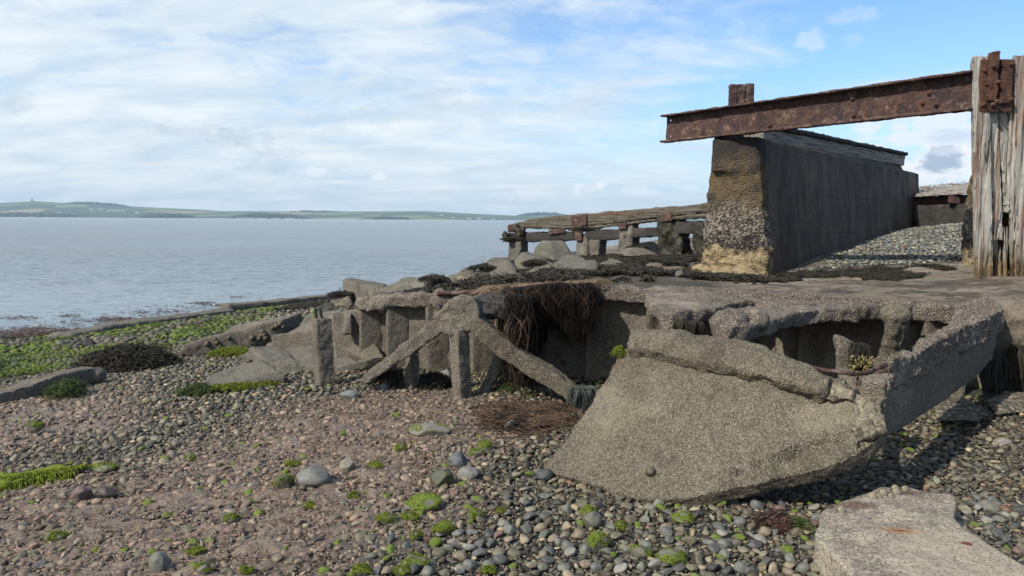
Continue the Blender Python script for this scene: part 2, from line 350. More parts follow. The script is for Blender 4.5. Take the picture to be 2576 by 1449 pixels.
def pip(x, y, poly):
    x = np.asarray(x); y = np.asarray(y); r = np.zeros(x.shape, bool); n = len(poly)
    for i in range(n):
        a, b = poly[i], poly[(i+1) % n]
        c = ((a[1] > y) != (b[1] > y)) & (x < (b[0]-a[0])*(y-a[1])/(b[1]-a[1]+1e-12)+a[0]); r ^= c
    return r
def gp(pts):  # ground region traced on the beach plane
    return [tuple(VZ(a, b, c)[:2]) for a, b, c in pts]
def jit(x, y, k=.25): return x+k*f2(x, y, 1.1, 4), y+k*f2(x+31, y, 1.1, 4)
BROWN = gp([(-600, 1250, 0), (300, 1180, 0), (560, 1130, 0), (640, 1040, 0), (760, 1010, 0), (1000, 985, 0), (1250, 1010, 0), (1420, 1060, 0), (1150, 1110, 0), (1120, 1250, 0), (1000, 1330, 0), (900, 1400, 0), (640, 1520, 0), (-700, 1900, 0)])
BROWN2 = gp([(-300, 1060, -.1), (230, 960, -.15), (420, 1000, -.05), (300, 1080, 0), (60, 1120, 0), (-300, 1180, 0)])
GREEN = gp([(-500, 985, -.2), (150, 950, -.25), (330, 905, -.3), (470, 880, -.3), (620, 815, -.5), (850, 770, -.72), (700, 770, -.75), (0, 850, -.75), (-500, 890, -.75)])
def masks(x, y):
    br = 0; gr = 0
    for k, (dx, dy) in enumerate(((.22, .1), (-.2, .16), (.05, -.25), (-.12, -.1), (.1, .3))):
        a, b = jit(x+dx+k*7, y+dy, .34); a = a-dx*0-k*7; br = br+(pip(a, b, BROWN) | pip(a, b, BROWN2))/5.; gr = gr+pip(a+dx, b+dy, GREEN)/5.
    return br, gr
def attr(me, name, val, typ='FLOAT_COLOR'):
    at = me.attributes.new(name, typ, 'POINT')
    if typ == 'FLOAT': at.data.foreach_set('value', np.asarray(val, np.float32).ravel())
    else:
        c = np.ones((len(val), 4), np.float32); c[:, :3] = val; at.data.foreach_set('color', c.ravel())
def gridmesh(name, x, y, z):
    n, k = x.shape; v = np.stack([x, y, z], 2).reshape(-1, 3); i = np.arange(n*k).reshape(n, k)
    f = np.stack([i[:-1, :-1], i[:-1, 1:], i[1:, 1:], i[1:, :-1]], 2).reshape(-1, 4); return mkmesh(name, v, f)
# beach sheet: fine near the camera, coarser away
ys = np.concatenate([-6+np.linspace(0, 8, 12)[:-1], 2+np.cumsum(np.r_[0, .011*1.0065**np.arange(560)])]); ys = np.r_[ys, np.linspace(ys[-1]+3, 260, 14)]
ss = np.linspace(-1, 1, 620); YY, S_ = np.meshgrid(ys, ss, indexing='ij'); XX = S_*np.maximum(np.abs(YY)*.95+1.5, 6)
x, y = XX.ravel(), YY.ravel(); z = zb(x, y)
far = y > 42; z[far] = np.minimum(z[far], -3)
br, gr = masks(x, y)
P3 = np.stack([x, y, x*0], 1); nr = (y < 16) & (y > 1.8)
lump = np.zeros(len(x)); lump[nr] = fbm(P3[nr]*[1, 1.25, 1], 9, 4)*.016
rid = np.zeros(len(x)); q = P3[nr]; w = vn(q*[26, 34, 1]+4)*.5+vn(q*[55, 70, 1]+9)*.25; rid[nr] = w*.016
z = z + lump*(.4+.5*br) + rid*(.35+1.3*br) + br*.016 - .006
me = gridmesh('beach_ground', XX, YY, z.reshape(XX.shape))
kind_n = np.stack([br, gr, np.zeros_like(br)], 1); attr(me, 'zone', kind_n)
m, t = mat('beach_ground'); zn = t.n('SeparateColor', Color=t.n('Attribute', {'attribute_name': 'zone'}).outputs['Color']).outputs
p = t.pos; f1 = t.noise(p, 9, 6, .7); f2_ = t.noise(t.map(p, (1, 1.6, 1)), 75, 4, .7); vcol = t.n('SeparateColor', Color=t.vor(p, 85, out='Color')).outputs[0]
grav = t.mix(t.step(vcol, .2, .9), (.030, .028, .023), (.14, .13, .105)); grav = t.mix(t.step(t.vor(p, 85), .3, .6), grav, (.012, .011, .01))
mud = t.mix(t.step(f1, .36, .62), (.105, .070, .050), (.235, .165, .118)); mud = t.mix(t.step(f2_, .50, .68), mud, (.35, .285, .20)); mud = t.mix(t.step(f2_, .44, .33), mud, (.055, .035, .028))
mud = t.mix(t.math('MULTIPLY', t.step(t.noise(p, 3.1, 5, .7), .52, .66), .55), mud, (.09, .075, .07))
mud = t.mix(t.math('MULTIPLY', t.step(t.noise(p, 4.3, 5, .7), .60, .68), .5), mud, (.075, .085, .025))
grn = t.mix(t.step(f1, .34, .58), (.04, .042, .025), (.075, .10, .022))
c = t.mix(zn[0], grav, mud); c = t.mix(t.math('MULTIPLY', zn[1], .85), c, grn)
rgh = t.math('SUBTRACT', .8, t.math('MULTIPLY', zn[0], .42))
fin(t, c, rgh, t.math('ADD', f2_, t.math('MULTIPLY', vcol, .4)), .012, .45)
tag(link('beach_ground', me, m, loc=(0, 0, 0)), kind='structure')
# slipway / shingle apron behind the wreck
def wl(x): return 8-.309*(x+.79)
U_, V_ = np.meshgrid(np.linspace(-2.6, 16, 360), np.r_[np.linspace(0, 1, 240)**1.6], indexing='ij')
yn = np.maximum(wl(U_)+.07, 5.45)+np.where(U_ > 4.15, (U_-4.15)*.1, 0); X_ = U_+V_*(-.9+.0*U_); Y_ = yn+V_*18
x, y = X_.ravel(), Y_.ravel(); z = zs(x, y)
edge = (V_.ravel() < .004); z = z+.018*fbm(np.stack([x, y, x*0], 1), 5, 4)
z[edge] -= .9; y[edge] += .22
lft = np.clip((-1.3-U_.ravel())/1.0, 0, 1); z -= lft*1.6
sh = pip(*jit(x, y, .18), [tuple(V(a, b, c)[:2]) for a, b, c in ((2060, 655, 12.6), (1980, 667, 12.3), (2400, 657, 11.3), (2620, 650, 11.2), (2800, 560, 17), (2430, 560, 22), (2310, 560, 24), (2000, 600, 18))]).astype(float)
me = gridmesh('slipway', x.reshape(X_.shape), y.reshape(X_.shape), z.reshape(X_.shape)); attr(me, 'zone', np.stack([sh, sh*0, sh*0], 1))
m, t = mat('slipway_surface'); p = t.pos; zn = t.n('SeparateColor', Color=t.n('Attribute', {'attribute_name': 'zone'}).outputs['Color']).outputs
a = t.noise(t.map(p, (.7, 1.2, 1)), 1.6, 6, .7); b = t.noise(p, 24, 5, .75); b3 = t.noise(t.map(p, (1, 1.6, 1)), 5, 6, .75); sxy = t.n('SeparateXYZ', Vector=p).outputs
c = t.mix(t.step(a, .38, .60), (.075, .058, .042), (.22, .18, .135)); c = t.mix(t.math('MULTIPLY', t.step(b3, .52, .60), .8), c, (.03, .026, .02))
c = t.mix(t.math('MULTIPLY', t.step(b, .60, .72), .6), c, (.25, .22, .17)); c = t.mix(t.step(b, .40, .30), c, (.02, .018, .015))
lft2 = t.math('MULTIPLY', t.step(t.math('ADD', sxy[0], t.math('MULTIPLY', b3, 1.2)), 3.4, 2.4), .8); c = t.mix(lft2, c, t.mix(t.step(b3, .45, .6), (.018, .016, .011), (.06, .052, .035)))
gl = t.math('MULTIPLY', t.step(t.noise(t.map(p, (.55, 1.7, 1)), 1.5, 5, .7), .60, .68), .6); c = t.mix(gl, c, (.10, .15, .02))
c = t.mix(zn[0], c, (.035, .034, .032))
fin(t, c, .85, t.math('ADD', b, b3), .02, .25); tag(link('slipway', me, m, loc=(0, 0, 0)), kind='structure')
# ------------------------------------------------------------------ water
yw = np.r_[np.linspace(5, 60, 700), 60*1.035**np.arange(1, 120)]; sw = np.linspace(-1, 1, 640); YW, SW = np.meshgrid(yw, sw, indexing='ij'); XW = SW*(YW*1.05+8)
x, y = XW.ravel(), YW.ravel(); nz = y < 70; zz = np.full(len(x), ZW)
q = np.stack([x, y, x*0], 1)[nz]; amp = np.clip((y[nz]-15)/14, .12, 1)
zz[nz] += amp*(.034*vn(q*[.45, 1.2, 1]+3)+.040*vn(q*[1.1, 2.6, 1]+8)+.022*vn(q*[2.8, 6., 1]+1))*(1-np.clip((y[nz]-26)/42, 0, 1))
me = gridmesh('sea_water', XW, YW, zz.reshape(XW.shape)); m, t = mat('sea_water'); p = t.pos
w1 = t.noise(t.map(p, (.8, 1.9, 1)), 2.6, 5, .6, .5); w2 = t.noise(t.map(p, (.9, 2.2, 1)), 7, 4, .6, .4); w3 = t.noise(t.map(p, (.18, .6, 1)), .3, 6, .7); w4 = t.noise(t.map(p, (.05, .3, 1)), .25, 5, .7)
hh = t.math('MULTIPLY', t.math('ADD', t.math('ADD', w1, t.math('MULTIPLY', w2, .35)), t.math('MULTIPLY', w3, 2.4)), t.step(w4, -.1, .7))
yy = t.n('SeparateXYZ', Vector=p).outputs[1]; st = t.n('MapRange', Value=yy, From_Min=12, From_Max=75).outputs[0]
b = t.n('BsdfPrincipled', Base_Color=t.mix(t.step(w4, .3, .7), (.19, .245, .285), (.23, .28, .315)), Roughness=t.math('ADD', .06, t.math('MULTIPLY', st, .10)), IOR=1.34)
bp_ = t.n('Bump', Height=hh, Distance=t.math('ADD', .10, t.math('MULTIPLY', st, .9)), Strength=1.); t.nt.links.new(bp_.outputs[0], b.inputs['Normal']); t.nt.links.new(b.outputs[0], t.out.inputs[0])
tag(link('sea_water', me, m, loc=(0, 0, 0)), kind='structure')
# ------------------------------------------------------------------ far shore
ridge = [(-700, 512), (-300, 508), (0, 511), (50, 509), (90, 507), (160, 511), (240, 513), (330, 520), (520, 528), (560, 531), (700, 532), (900, 532.5), (985, 531), (1075, 531), (1180, 537), (1300, 543), (1360, 541), (1440, 543), (1600, 550), (1800, 552), (2300, 553), (3300, 556)]
DS, DR = 2500., 3700.
def rz(az_px):
    px = np.interp(az_px, [r[0] for r in ridge], range(len(ridge))); i = np.interp(az_px, [r[0] for r in ridge], [r[1] for r in ridge]); return i
pxs = np.linspace(-700, 3300, 420); vv = np.linspace(0, 1, 40); PX, VV = np.meshgrid(pxs, vv, indexing='ij')
dirs = np.array([ray(a, 552.5)[0] for a in pxs]); hz = np.array([V(a, rz(a), DR)[2] for a in pxs])
YH = DS+(DR-DS)*VV*1.15; XH = dirs[:, None]*YH
pr = np.where(VV < .87, np.sin(np.clip(VV/.87, 0, 1)*math.pi/2)**1.15, 1-(VV-.87)*.3)
hzc = np.maximum(hz, .5)[:, None]*1.0
ZH = ZW-.5+pr*(hzc-ZW+.5)+ (VV > .03)*2.2*fbm(np.stack([XH.ravel(), YH.ravel(), XH.ravel()*0], 1), .004, 3).reshape(XH.shape)*np.clip(VV*4, 0, 1)*np.clip(1.2-VV, .3, 1)
me = gridmesh('far_hills', XH, YH, ZH); m, t = mat('hill_fields'); p = t.map(t.pos, (1, .55, 0), rot=(0, 0, .25))
vc = t.vor(p, .0058, out='Color', rnd=.8); sc_ = t.n('SeparateColor', Color=vc).outputs; ve = t.vor(p, .0058, 'DISTANCE_TO_EDGE', rnd=.8)
c = t.ramp(sc_[0], [(0, (.025, .065, .025)), (.35, (.05, .115, .03)), (.55, (.14, .19, .06)), (.75, (.27, .23, .13)), (.88, (.03, .06, .028))], 'CONSTANT')
c = t.mix(.25, c, (.09, .15, .05)); c = t.mix(t.step(ve, .05, .02), c, (.012, .03, .015)); c = t.mix(t.math('MULTIPLY', t.step(t.noise(t.pos, .0032, 4, .6), .53, .57), .85), c, (.02, .045, .018))
fin(t, c, .95, None); tag(link('far_hills', me, m, loc=(0, 0, 0)), kind='structure')
zh_cols = (pxs, YH[0], ZH)
def hillz(px, yd):
    i = int(np.clip(np.searchsorted(pxs, px), 1, len(pxs)-1)); return float(np.interp(yd, YH[0], ZH[i]))
M['wood'] = simple('far_wood', (.006, .018, .009), (.018, .036, .014), .05, .95, 0)
M['white'] = simple('white_render', (.30, .30, .29), (.42, .42, .40), .1, .8, 0); M['slate'] = simple('slate_roof', (.06, .065, .075), (.09, .09, .1), .1, .8, 0)
def wood(px0, px1, dy, hgt, n, name='far_wood'):
    vs, fs, k = [], [], 0; t0 = bmesh.new(); bmesh.ops.create_icosphere(t0, subdivisions=1, radius=1); bv = A([v.co for v in t0.verts]); bf = np.array([[v.index for v in f.verts] for f in t0.faces]); t0.free()
    for i in range(n):
        px = random.uniform(px0, px1); yd = dy+random.uniform(-50, 90); e = min(1, 3*(px-px0)/(px1-px0)+.25, 3*(px1-px)/(px1-px0)+.25)
        r = random.uniform(6, 11)*(.5+.5*e); h = hgt*e*random.uniform(.55, 1); vs.append(bv*[r, r, h]*1.+[ray(px, 552.5)[0]*yd, yd, hillz(px, yd)+h*.3]); fs.append(bf+k); k += len(bv)
    return tag(link(name, mkmesh(name, np.vstack(vs), np.vstack(fs)), M['wood']), kind='stuff')
wood(350, 490, 2540, 11, 260); wood(585, 770, 2560, 13, 320); wood(-60, 210, 2560, 7, 200); wood(930, 1030, 2560, 6, 120); wood(1300, 1430, 3400, 12, 150); wood(160, 330, 3350, 9, 160); wood(720, 860, 3300, 5, 60)
def farhouse(px, yd, w, d_, h, roof=True, lab='', cat='house', grp=None, nm='farmhouse'):
    z0 = hillz(px, yd)-.5; x0 = ray(px, 552.5)[0]*yd; o = thing(nm, (x0, yd, z0), lab, cat, grp)
    s = Sh(); s.box((x0, yd, z0+h/2), (w/2, 0, 0), (0, d_/2, 0), (0, 0, h/2)); link('wall', s.mesh('w'), M['white'], o)
    s = Sh(); s.hull([(x0+i*(w/2+.3), yd+j*(d_/2+.3), z0+h) for i in (-1, 1) for j in (-1, 1)]+[(x0+i*(w/2+.3), yd, z0+h*1.5) for i in (-1, 1)]); link('roof', s.mesh('r'), M['slate'], o)
for i, (px, yd) in enumerate([(35, 2750), (80, 2640), (232, 2900), (255, 2930), (275, 2860), (283, 2900), (291, 2880), (300, 2870), (310, 2900), (345, 2820), (352, 2830), (150, 2700), (475, 2620), (1110, 2900), (1180, 2650), (1205, 2660), (1240, 2640), (1140, 2700)]):
    farhouse(px, yd, random.uniform(12, 20), 8, 5, lab='tiny white farmhouse among green fields on the far hills', grp='white farmhouses across the water')
for i in range(26):
    px = 600+i*5.6+random.uniform(-1, 1)+(12 if i > 12 else 0); farhouse(px, 2508, 8.5, 4, 3.2, lab='tiny white caravan in the row along the far shoreline', cat='caravan', grp='caravans on the far shore', nm='caravan')
px, yd = 83, 3660; z0 = hillz(px, yd)-1; x0 = ray(px, 552.5)[0]*yd; o = thing('monument_tower', (x0, yd, z0), 'slim dark monument tower on the highest hill across the water', 'tower')
link('shaft', Sh().cyl((x0, yd, z0), (x0, yd, z0+15), 3.2, 10, 2.6).mesh('s'), M['slate'], o); link('plinth', Sh().box((x0, yd, z0+1.5), (5, 0, 0), (0, 5, 0), (0, 0, 1.5)).mesh('s'), M['slate'], o); link('cap', Sh().cyl((x0, yd, z0+15), (x0, yd, z0+18), 3.4, 10, 1.).mesh('s'), M['slate'], o)
# air
s = Sh(); s.box((0, 1500, 55), (5200, 0, 0), (0, 2900, 0), (0, 0, 60.5)); hm = bpy.data.materials.new('haze'); hm.use_nodes = True; t = NT(hm.node_tree); ho = t.n('OutputMaterial')
pv = t.n('VolumePrincipled', Color=(.62, .78, .95), Density=.00017, Anisotropy=.0); t.nt.links.new(pv.outputs[0], ho.inputs['Volume'])
if HAZE: tag(link('haze', s.mesh('haze'), hm), kind='stuff')
# ------------------------------------------------------------------ wreck
WU = 1  # helper shorthands
def off(P, n, d): return [A(p)+A(n)*d for p in P]
def pxz(L, z): return [VZ(a, b, z) for a, b in L]
A0 = V(1580, 850, 5.4); D0 = V(2200, 1000, 4.2); C0 = VZ(1600, 1258, 0.)
PN = np.cross(C0-A0, D0-A0); PN /= np.linalg.norm(PN); PN = PN if PN[1] < 0 else -PN
def onp(px, py, o=0.): return VP(px, py, A0+PN*o, PN)
wreck = thing('concrete_barge_wreck', (2., 5.5, 0.), 'broken roughcast concrete barge hull with a gaping hole in its deck, lying on the shingle', 'wreck')
ztop = lambda px: np.interp(px, [832, 930, 1100, 1290, 1500, 1900, 2140, 2400, 2470], [790, 776, 757, 735, 722, 748, 762, 778, 785])
pts = [onwall(a, ztop(a)) for a in (835, 925, 1000, 1100, 1290, 1500, 1700, 1900, 2140, 2300, 2440)]
base = [A((p[0], p[1], -.25)) for p in (pts[-1], pts[0])]; base[1] = onwall(845, 880); base[1][2] -= .2
link('far_wall', Sh().prism(pts+base, -WN*.10).rough('far_wall', .026, ((.012, 3), (.006, 22))), M['conc'], wreck)
for px, w, pr_ in ((925, .07, .24), (992, .07, .27), (1092, .07, .24), (1205, .07, .24), (1340, .07, .22), (1490, .08, .26), (1640, .07, .26), (1790, .07, .22), (2020, .09, .2), (2330, .08, .2)):
    tp = onwall(px, ztop(px)+1); b0 = A((tp[0], tp[1], -.2)); s = Sh()
    s.hull([e+WD*i+WN*j for e in (tp, b0) for i, j in ((-.035, -.03), (-.035, .15), (0., .15), (.17, .0), (.17, -.03))]); link('rib', s.rough('rib', .018, ((.004, 8), (.004, 25)), px), M['conc'], wreck)
# top rail on the left, broken
s = Sh(); s.sweep([onwall(915, 764, .07), onwall(985, 756, .07), onwall(1040, 757, .07), onwall(1095, 752, .05), onwall(1150, 745, .05)], .2, .13); s.ball(onwall(915, 766, .08), (.09, .1, .08)); s.ball(onwall(965, 764, .1), (.15, .1, .1))
s.ball(onwall(1105, 755, .1), (.09, .09, .14)); s.ball(onwall(1100, 780, .08), (.06, .07, .12))
link('broken_rail', s.rough('broken_rail', .02, ((.03, 6), (.012, 24))), M['conc_rim'], wreck)
s = Sh(); s.sweep([onwall(1510, 732, .05), onwall(1640, 745, .05), onwall(1900, 752, .03), onwall(2140, 765, .03), onwall(2300, 780, .05), onwall(2420, 790, .05)], .2, .15)
link('far_rail', s.rough('far_rail', .022, ((.02, 6), (.01, 24))), M['conc_rim'], wreck)
# deck, two jagged tongues sagging from the far wall
k0, k1, k2 = onwall(1500, 715), onwall(2140, 755), V(1830, 795, 5.95); KN = np.cross(k1-k0, k2-k0); KN /= np.linalg.norm(KN); KN = KN if KN[2] > 0 else -KN
def ond(px, py): return VP(px, py, k0, KN)
s = Sh(); s.prism([ond(*q) for q in ((1625, 722), (1660, 716), (1890, 730), (2130, 748), (2060, 762), (1960, 772), (1900, 766), (1915, 752), (1850, 760), (1800, 776), (1740, 782), (1690, 792), (1660, 785), (1645, 768), (1625, 752))], -KN*.10)
s.prism([ond(*q) for q in ((1740, 782), (1690, 792), (1665, 788), (1660, 770), (1780, 770))], -KN*.2)
link('deck', s.rough('deck', .02, ((.018, 5), (.012, 20))), M['conc_rim'], wreck)
s = Sh(); s.prism([ond(*q) for q in ((1815, 778), (1880, 770), (1960, 760), (2140, 752), (2250, 765), (2160, 772), (2060, 776), (1985, 790), (1940, 805), (1880, 822), (1830, 826), (1798, 815), (1795, 795))], -KN*.13)
s.ball(ond(1832, 812), (.16, .13, .11)); s.ball(ond(1890, 808), (.14, .12, .09)); link('deck', s.rough('deck', .02, ((.022, 5), (.012, 20)), 5), M['conc_rim'], wreck)
s = Sh(); s.bar(V(1700, 792, 6.15), V(1702, 900, 6.2), .14, .14, (1, 0, 0)); s.ball(V(1690, 800, 6.1), (.12, .1, .07)); link('deck_prop', s.rough('deck_prop', .018, ((.02, 8), (.01, 24))), M['conc_warm'], wreck)
# interior partition rib on the right with lumpy head
s = Sh(); s.hull([V(a, b, c) for a, b, c in ((2222, 775, 6.2), (2290, 768, 6.2), (2222, 930, 6.05), (2262, 940, 6.0), (2278, 800, 6.0), (2240, 800, 5.9), (2280, 930, 6.3), (2285, 770, 6.6), (2225, 790, 6.5))]); s.ball(V(2252, 790, 6.05), (.13, .12, .09))
link('frame_rib', s.rough('frame_rib', .018, ((.02, 6), (.01, 22)), 3), M['conc_warm'], wreck)
s = Sh(); s.hull([V(a, b, c) for a, b, c in ((2100, 845, 5.0), (2118, 848, 5.0), (2150, 862, 5.0), (2155, 935, 4.9), (2105, 940, 4.9), (2100, 845, 5.15), (2150, 862, 5.15), (2155, 935, 5.1))]); s.hull([V(a, b, c) for a, b, c in ((2110, 925, 4.85), (2155, 925, 4.85), (2112, 1005, 4.5), (2160, 1003, 4.5), (2112, 925, 5.05), (2160, 1003, 4.75))])
link('broken_stanchion', s.rough('broken_stanchion', .014, ((.014, 9), (.006, 30)), 3), M['conc_warm'], wreck)
# near side, a tilted panel with a thick rim
out = [(1572, 875), (1548, 900), (1530, 940), (1500, 985), (1488, 1010), (1462, 1042), (1440, 1070), (1425, 1100), (1400, 1125), (1385, 1150), (1362, 1165), (1372, 1188), (1410, 1200), (1460, 1210), (1530, 1232), (1600, 1256), (1655, 1260), (1720, 1252), (1800, 1238), (1850, 1222), (1950, 1200), (2040, 1182), (2130, 1150), (2200, 1106), (2226, 1080), (2216, 1012), (2160, 985), (2000, 950), (1800, 900)]
def rough_panel(v, n):
    px, py = proj(v); f = (v-A0) @ PN > -.02
    r = np.interp(px, [1850, 2000, 2150, 2240], [1175, 1120, 1080, 1050]); k = f*np.clip((py-r)/12, 0, 1)*np.clip((px-1700)/200, 0, 1)
    return v-PN*(k*.05)[:, None]+PN*(k*.045*fbm(v, 9, 3))[:, None]
s = Sh(); s.prism([onp(*q) for q in out], -PN*.13); link('near_side', s.rough('near_side', .016, ((.014, 1.6), (.008, 8), (.004, 40)), 2, rough_panel), M['conc_warm'], wreck)
s = Sh(); rp = [(1592, 868, .3), (1640, 868, .28), (1720, 885, .3), (1800, 895, .34), (1870, 912, .30), (1935, 935, .25), (2010, 957, .25), (2085, 985, .2)]
for (a, b, w0), (c, d_, w1) in zip(rp[:-1], rp[1:]):
    P, Q = onp(a, b, .0), onp(c, d_, .0); dr = (Q-P)/np.linalg.norm(Q-P); up = np.cross(PN, dr); up = up if up[2] > 0 else -up
    s.hull([e+PN*i+up*j*ww/2-up*.0 for e, ww in ((P, w0), (Q, w1)) for i, j in ((.08, -.84), (.11, -.4), (.09, .3), (.03, .95), (-.15, 1), (-.15, -.8))])
link('near_rim', s.rough('near_rim', .016, ((.022, 3), (.02, 9), (.009, 26)), 4), M['conc_warm'], wreck)
s = Sh(); s.hull([onp(a, b, o) for a, b, o in ((2148, 1003, .0), (2226, 1000, -.02), (2222, 1085, -.02), (2150, 1120, .0), (2148, 1003, -.14), (2226, 1000, -.16), (2222, 1085, -.14), (2150, 1120, -.14))]); s.hull([onp(a, b, o) for a, b, o in ((2075, 965, .03), (2140, 985, .03), (2150, 1010, .02), (2085, 1000, .03), (2075, 965, -.14), (2140, 985, -.14), (2150, 1010, -.14))])
link('corner_post', s.rough('corner_post', .014, ((.025, 6), (.03, 16), (.01, 40)), 9), M['rubble'], wreck)
# end side running back to the right
E0 = V(2512, 800, 6.0); side_pts = [(2222, 1003, 4.2), (2330, 945, 4.85), (2420, 895, 5.45), (2485, 860, 5.85), (2512, 840, 6.05)]
low = [(2497, 905, 6.1), (2462, 945, 6.0), (2400, 992, 5.5), (2310, 1052, 4.85), (2225, 1106, 4.25)]
tp = [V(a, b, c) for a, b, c in side_pts]; lo = [V(a, b, c) for a, b, c in low]
s = Sh(); inn = A((-.55, .42, 0)); inn = inn/np.linalg.norm(inn)*.12; lo_r = lo[::-1]
for i in range(4): s.hull([tp[i]+A((0, 0, .1)), tp[i+1]+A((0, 0, .1)), lo_r[i], lo_r[i+1], tp[i]+inn+A((0, 0, .1)), tp[i+1]+inn+A((0, 0, .1)), lo_r[i]+inn, lo_r[i+1]+inn])
link('end_side', s.rough('end_side', .016, ((.008, 3), (.004, 30))), M['conc'], wreck)
rim = [((2232, 995, 4.22), (2250, 905, 4.35)), ((2300, 958, 4.6), (2295, 885, 4.95)), ((2355, 925, 4.95), (2335, 850, 5.3)), ((2420, 880, 5.4), (2385, 818, 5.8)), ((2495, 838, 5.9), (2405, 790, 6.2)), ((2525, 812, 6.2), (2410, 772, 6.65)), ((2490, 775, 6.9), (2400, 764, 6.8))]
s = Sh()
for (o0, i0), (o1, i1) in zip(rim[:-1], rim[1:]):
    q = []
    for oo, ii in ((o0, i0), (o1, i1)):
        a, b = V(*oo), V(*ii); h = .17; tz = max(a[2], b[2])+.02; q += [A((a[0], a[1], tz+.03)), A((a[0], a[1], tz-h)), A((b[0], b[1], tz)), A((b[0], b[1], tz-h))]
    s.hull(q)
def rimfn(v, n): 
    k = np.clip(n[:, 2], 0, 1); return v+np.stack([v[:, 0]*0, v[:, 0]*0, -k*.05*np.abs(fbm(v, 7, 3))], 1)
link('end_rim', s.rough('end_rim', .016, ((.022, 4), (.016, 12), (.008, 34)), 7, rimfn), M['conc_rim'], wreck)
# reinforcement
def bar_thing(nm, pts, r, parent=None, mt='rust', **k): return link(nm, Sh().tube([V(*p) for p in pts], r).rough(nm, max(r*.45, .004), ((r*.25, 30),)), M[mt], parent, **k)
bar_thing('rebar', [(2040, 925, 4.55), (2090, 933, 4.5), (2140, 940, 4.45), (2180, 938, 4.5), (2220, 922, 4.6), (2262, 905, 4.7)], .014, wreck)
bar_thing('rebar', [(2160, 965, 4.3), (2200, 945, 4.4), (2250, 925, 4.5), (2300, 895, 4.9)], .018, wreck)
bar_thing('rebar', [(1608, 862, 5.3), (1612, 838, 5.3)], .012, wreck); bar_thing('rebar', [(1940, 905, 4.8), (1950, 872, 4.8)], .012, wreck)
bar_thing('rebar', [(1100, 738, 7.8), (1180, 735, 7.7), (1280, 728, 7.6)], .025, wreck)
# limpets and mussels sit on the hull in clusters
def limpets(spots, f, nm, label, grp, r=.028, mt='whelk', n=None):
    for a, b in spots:
        P, n_ = f(a, b); rr = r*random.uniform(.7, 1.25); n_ = A(n_); t1 = np.cross(n_, [.2, .3, .9]); t1 /= np.linalg.norm(t1); t2 = np.cross(n_, t1)
        k = 12; ring = [P+rr*(t1*math.cos(q)+t2*math.sin(q))*random.uniform(.92, 1.05)-n_*.01 for q in np.arange(k)*2*math.pi/k]; ring2 = [P+rr*.6*(t1*math.cos(q)+t2*math.sin(q))+n_*rr*.5 for q in np.arange(k)*2*math.pi/k]
        o = link(nm, Sh().hull(ring+ring2+[P+n_*rr*.85]).mesh(nm, True), M[mt]); tag(o, label, 'limpet', grp)
limpets([(1495, 905), (1512, 912), (1524, 898), (1500, 930), (1505, 880)]+[(1402, 895), (1415, 912), (1405, 935), (1520, 925)], lambda a, b: (onwall(a, b, .005), WN), 'limpet', 'dark limpet clinging to the shaded inner wall of the hull', 'limpets on the inner hull wall', .03)
limpets([(1875, 850), (1898, 858), (2050, 838)], lambda a, b: (onwall(a, b, .005), WN), 'limpet', 'dark limpet clinging inside the hull hole beneath the deck', 'limpets under the deck', .045)
limpets([(1636, 1185)], lambda a, b: (onp(a, b, .005), PN), 'limpet', 'single large grey limpet low on the tilted hull panel', None, .032, 'whelk')
# ------------------------------------------------------------------ broken frame
TR = thing('leaning_truss', (VZ(1165, 1000, 0)*[1, 1, 0]), 'broken A-shaped concrete truss with two sloping braces standing in front of the hull wall', 'truss')
T0 = VZ(1165, 1003, 0.); TD = A((.97, -.24, 0)); TD /= np.linalg.norm(TD); TNn = A((TD[1], -TD[0], 0))
def ont(px, py, o=0.): return VP(px, py, T0+TNn*o, TNn)
def tp_(nm, L, th=.15, mt='conc', am=((.007, 8), (.007, 25)), o=0., **k):
    link(nm, Sh().prism([ont(a, b, o) for a, b in L], -TNn*th).rough(nm, .015, am, len(L)), M[mt], TR, **k)
tp_('brace', [(1097, 798), (1125, 788), (1134, 822), (1112, 836), (1028, 896), (1012, 905), (940, 954), (918, 968), (902, 958), (935, 925), (1000, 880), (1004, 868), (1018, 862), (1045, 842)], .12)
tp_('brace', [(1165, 792), (1200, 797), (1265, 850), (1300, 878), (1375, 925), (1445, 975), (1436, 1012), (1330, 948), (1250, 895), (1185, 840)], .16, 'conc_warm')
tp_('gusset', [(1088, 800), (1120, 770), (1138, 750), (1160, 742), (1192, 748), (1205, 775), (1202, 805), (1180, 832), (1158, 836), (1122, 842)], .13, am=((.02, 7), (.01, 25)))
def post(nm, px, y0, y1, w, y, mt='conc', rot=.7, parent=None, lean=0.):
    a = VZ(px, y1, 0.) if y is None else V(px, y1, y); b = V(px+lean, y0, a[1]); a = a-A((0, 0, .06)); u = A((math.cos(rot), math.sin(rot), 0))*w/2; v = A((-math.sin(rot), math.cos(rot), 0))*w/2
    return Sh().hull([e+i*u+j*v for e in (a, b) for i in (-1, 1) for j in (-1, 1)]), a
s, _ = post('', 1163, 828, 1000, .13, None, lean=-8); link('post', s.rough('post', .013, ((.006, 9), (.004, 28))), M['conc'], TR)
s, _ = post('', 1037, 862, 978, .10, None); link('post', s.rough('post', .013, ((.008, 9), (.004, 28)), 3), M['conc'], TR)
s = Sh().sweep([V(1262, 880, 7.1), V(1245, 930, 7.0), V(1215, 985, 6.95)], .12, .1, (1, 0, 0)); link('strut', s.rough('strut', .015, ((.015, 9), (.006, 28))), M['conc_grey'], TR)
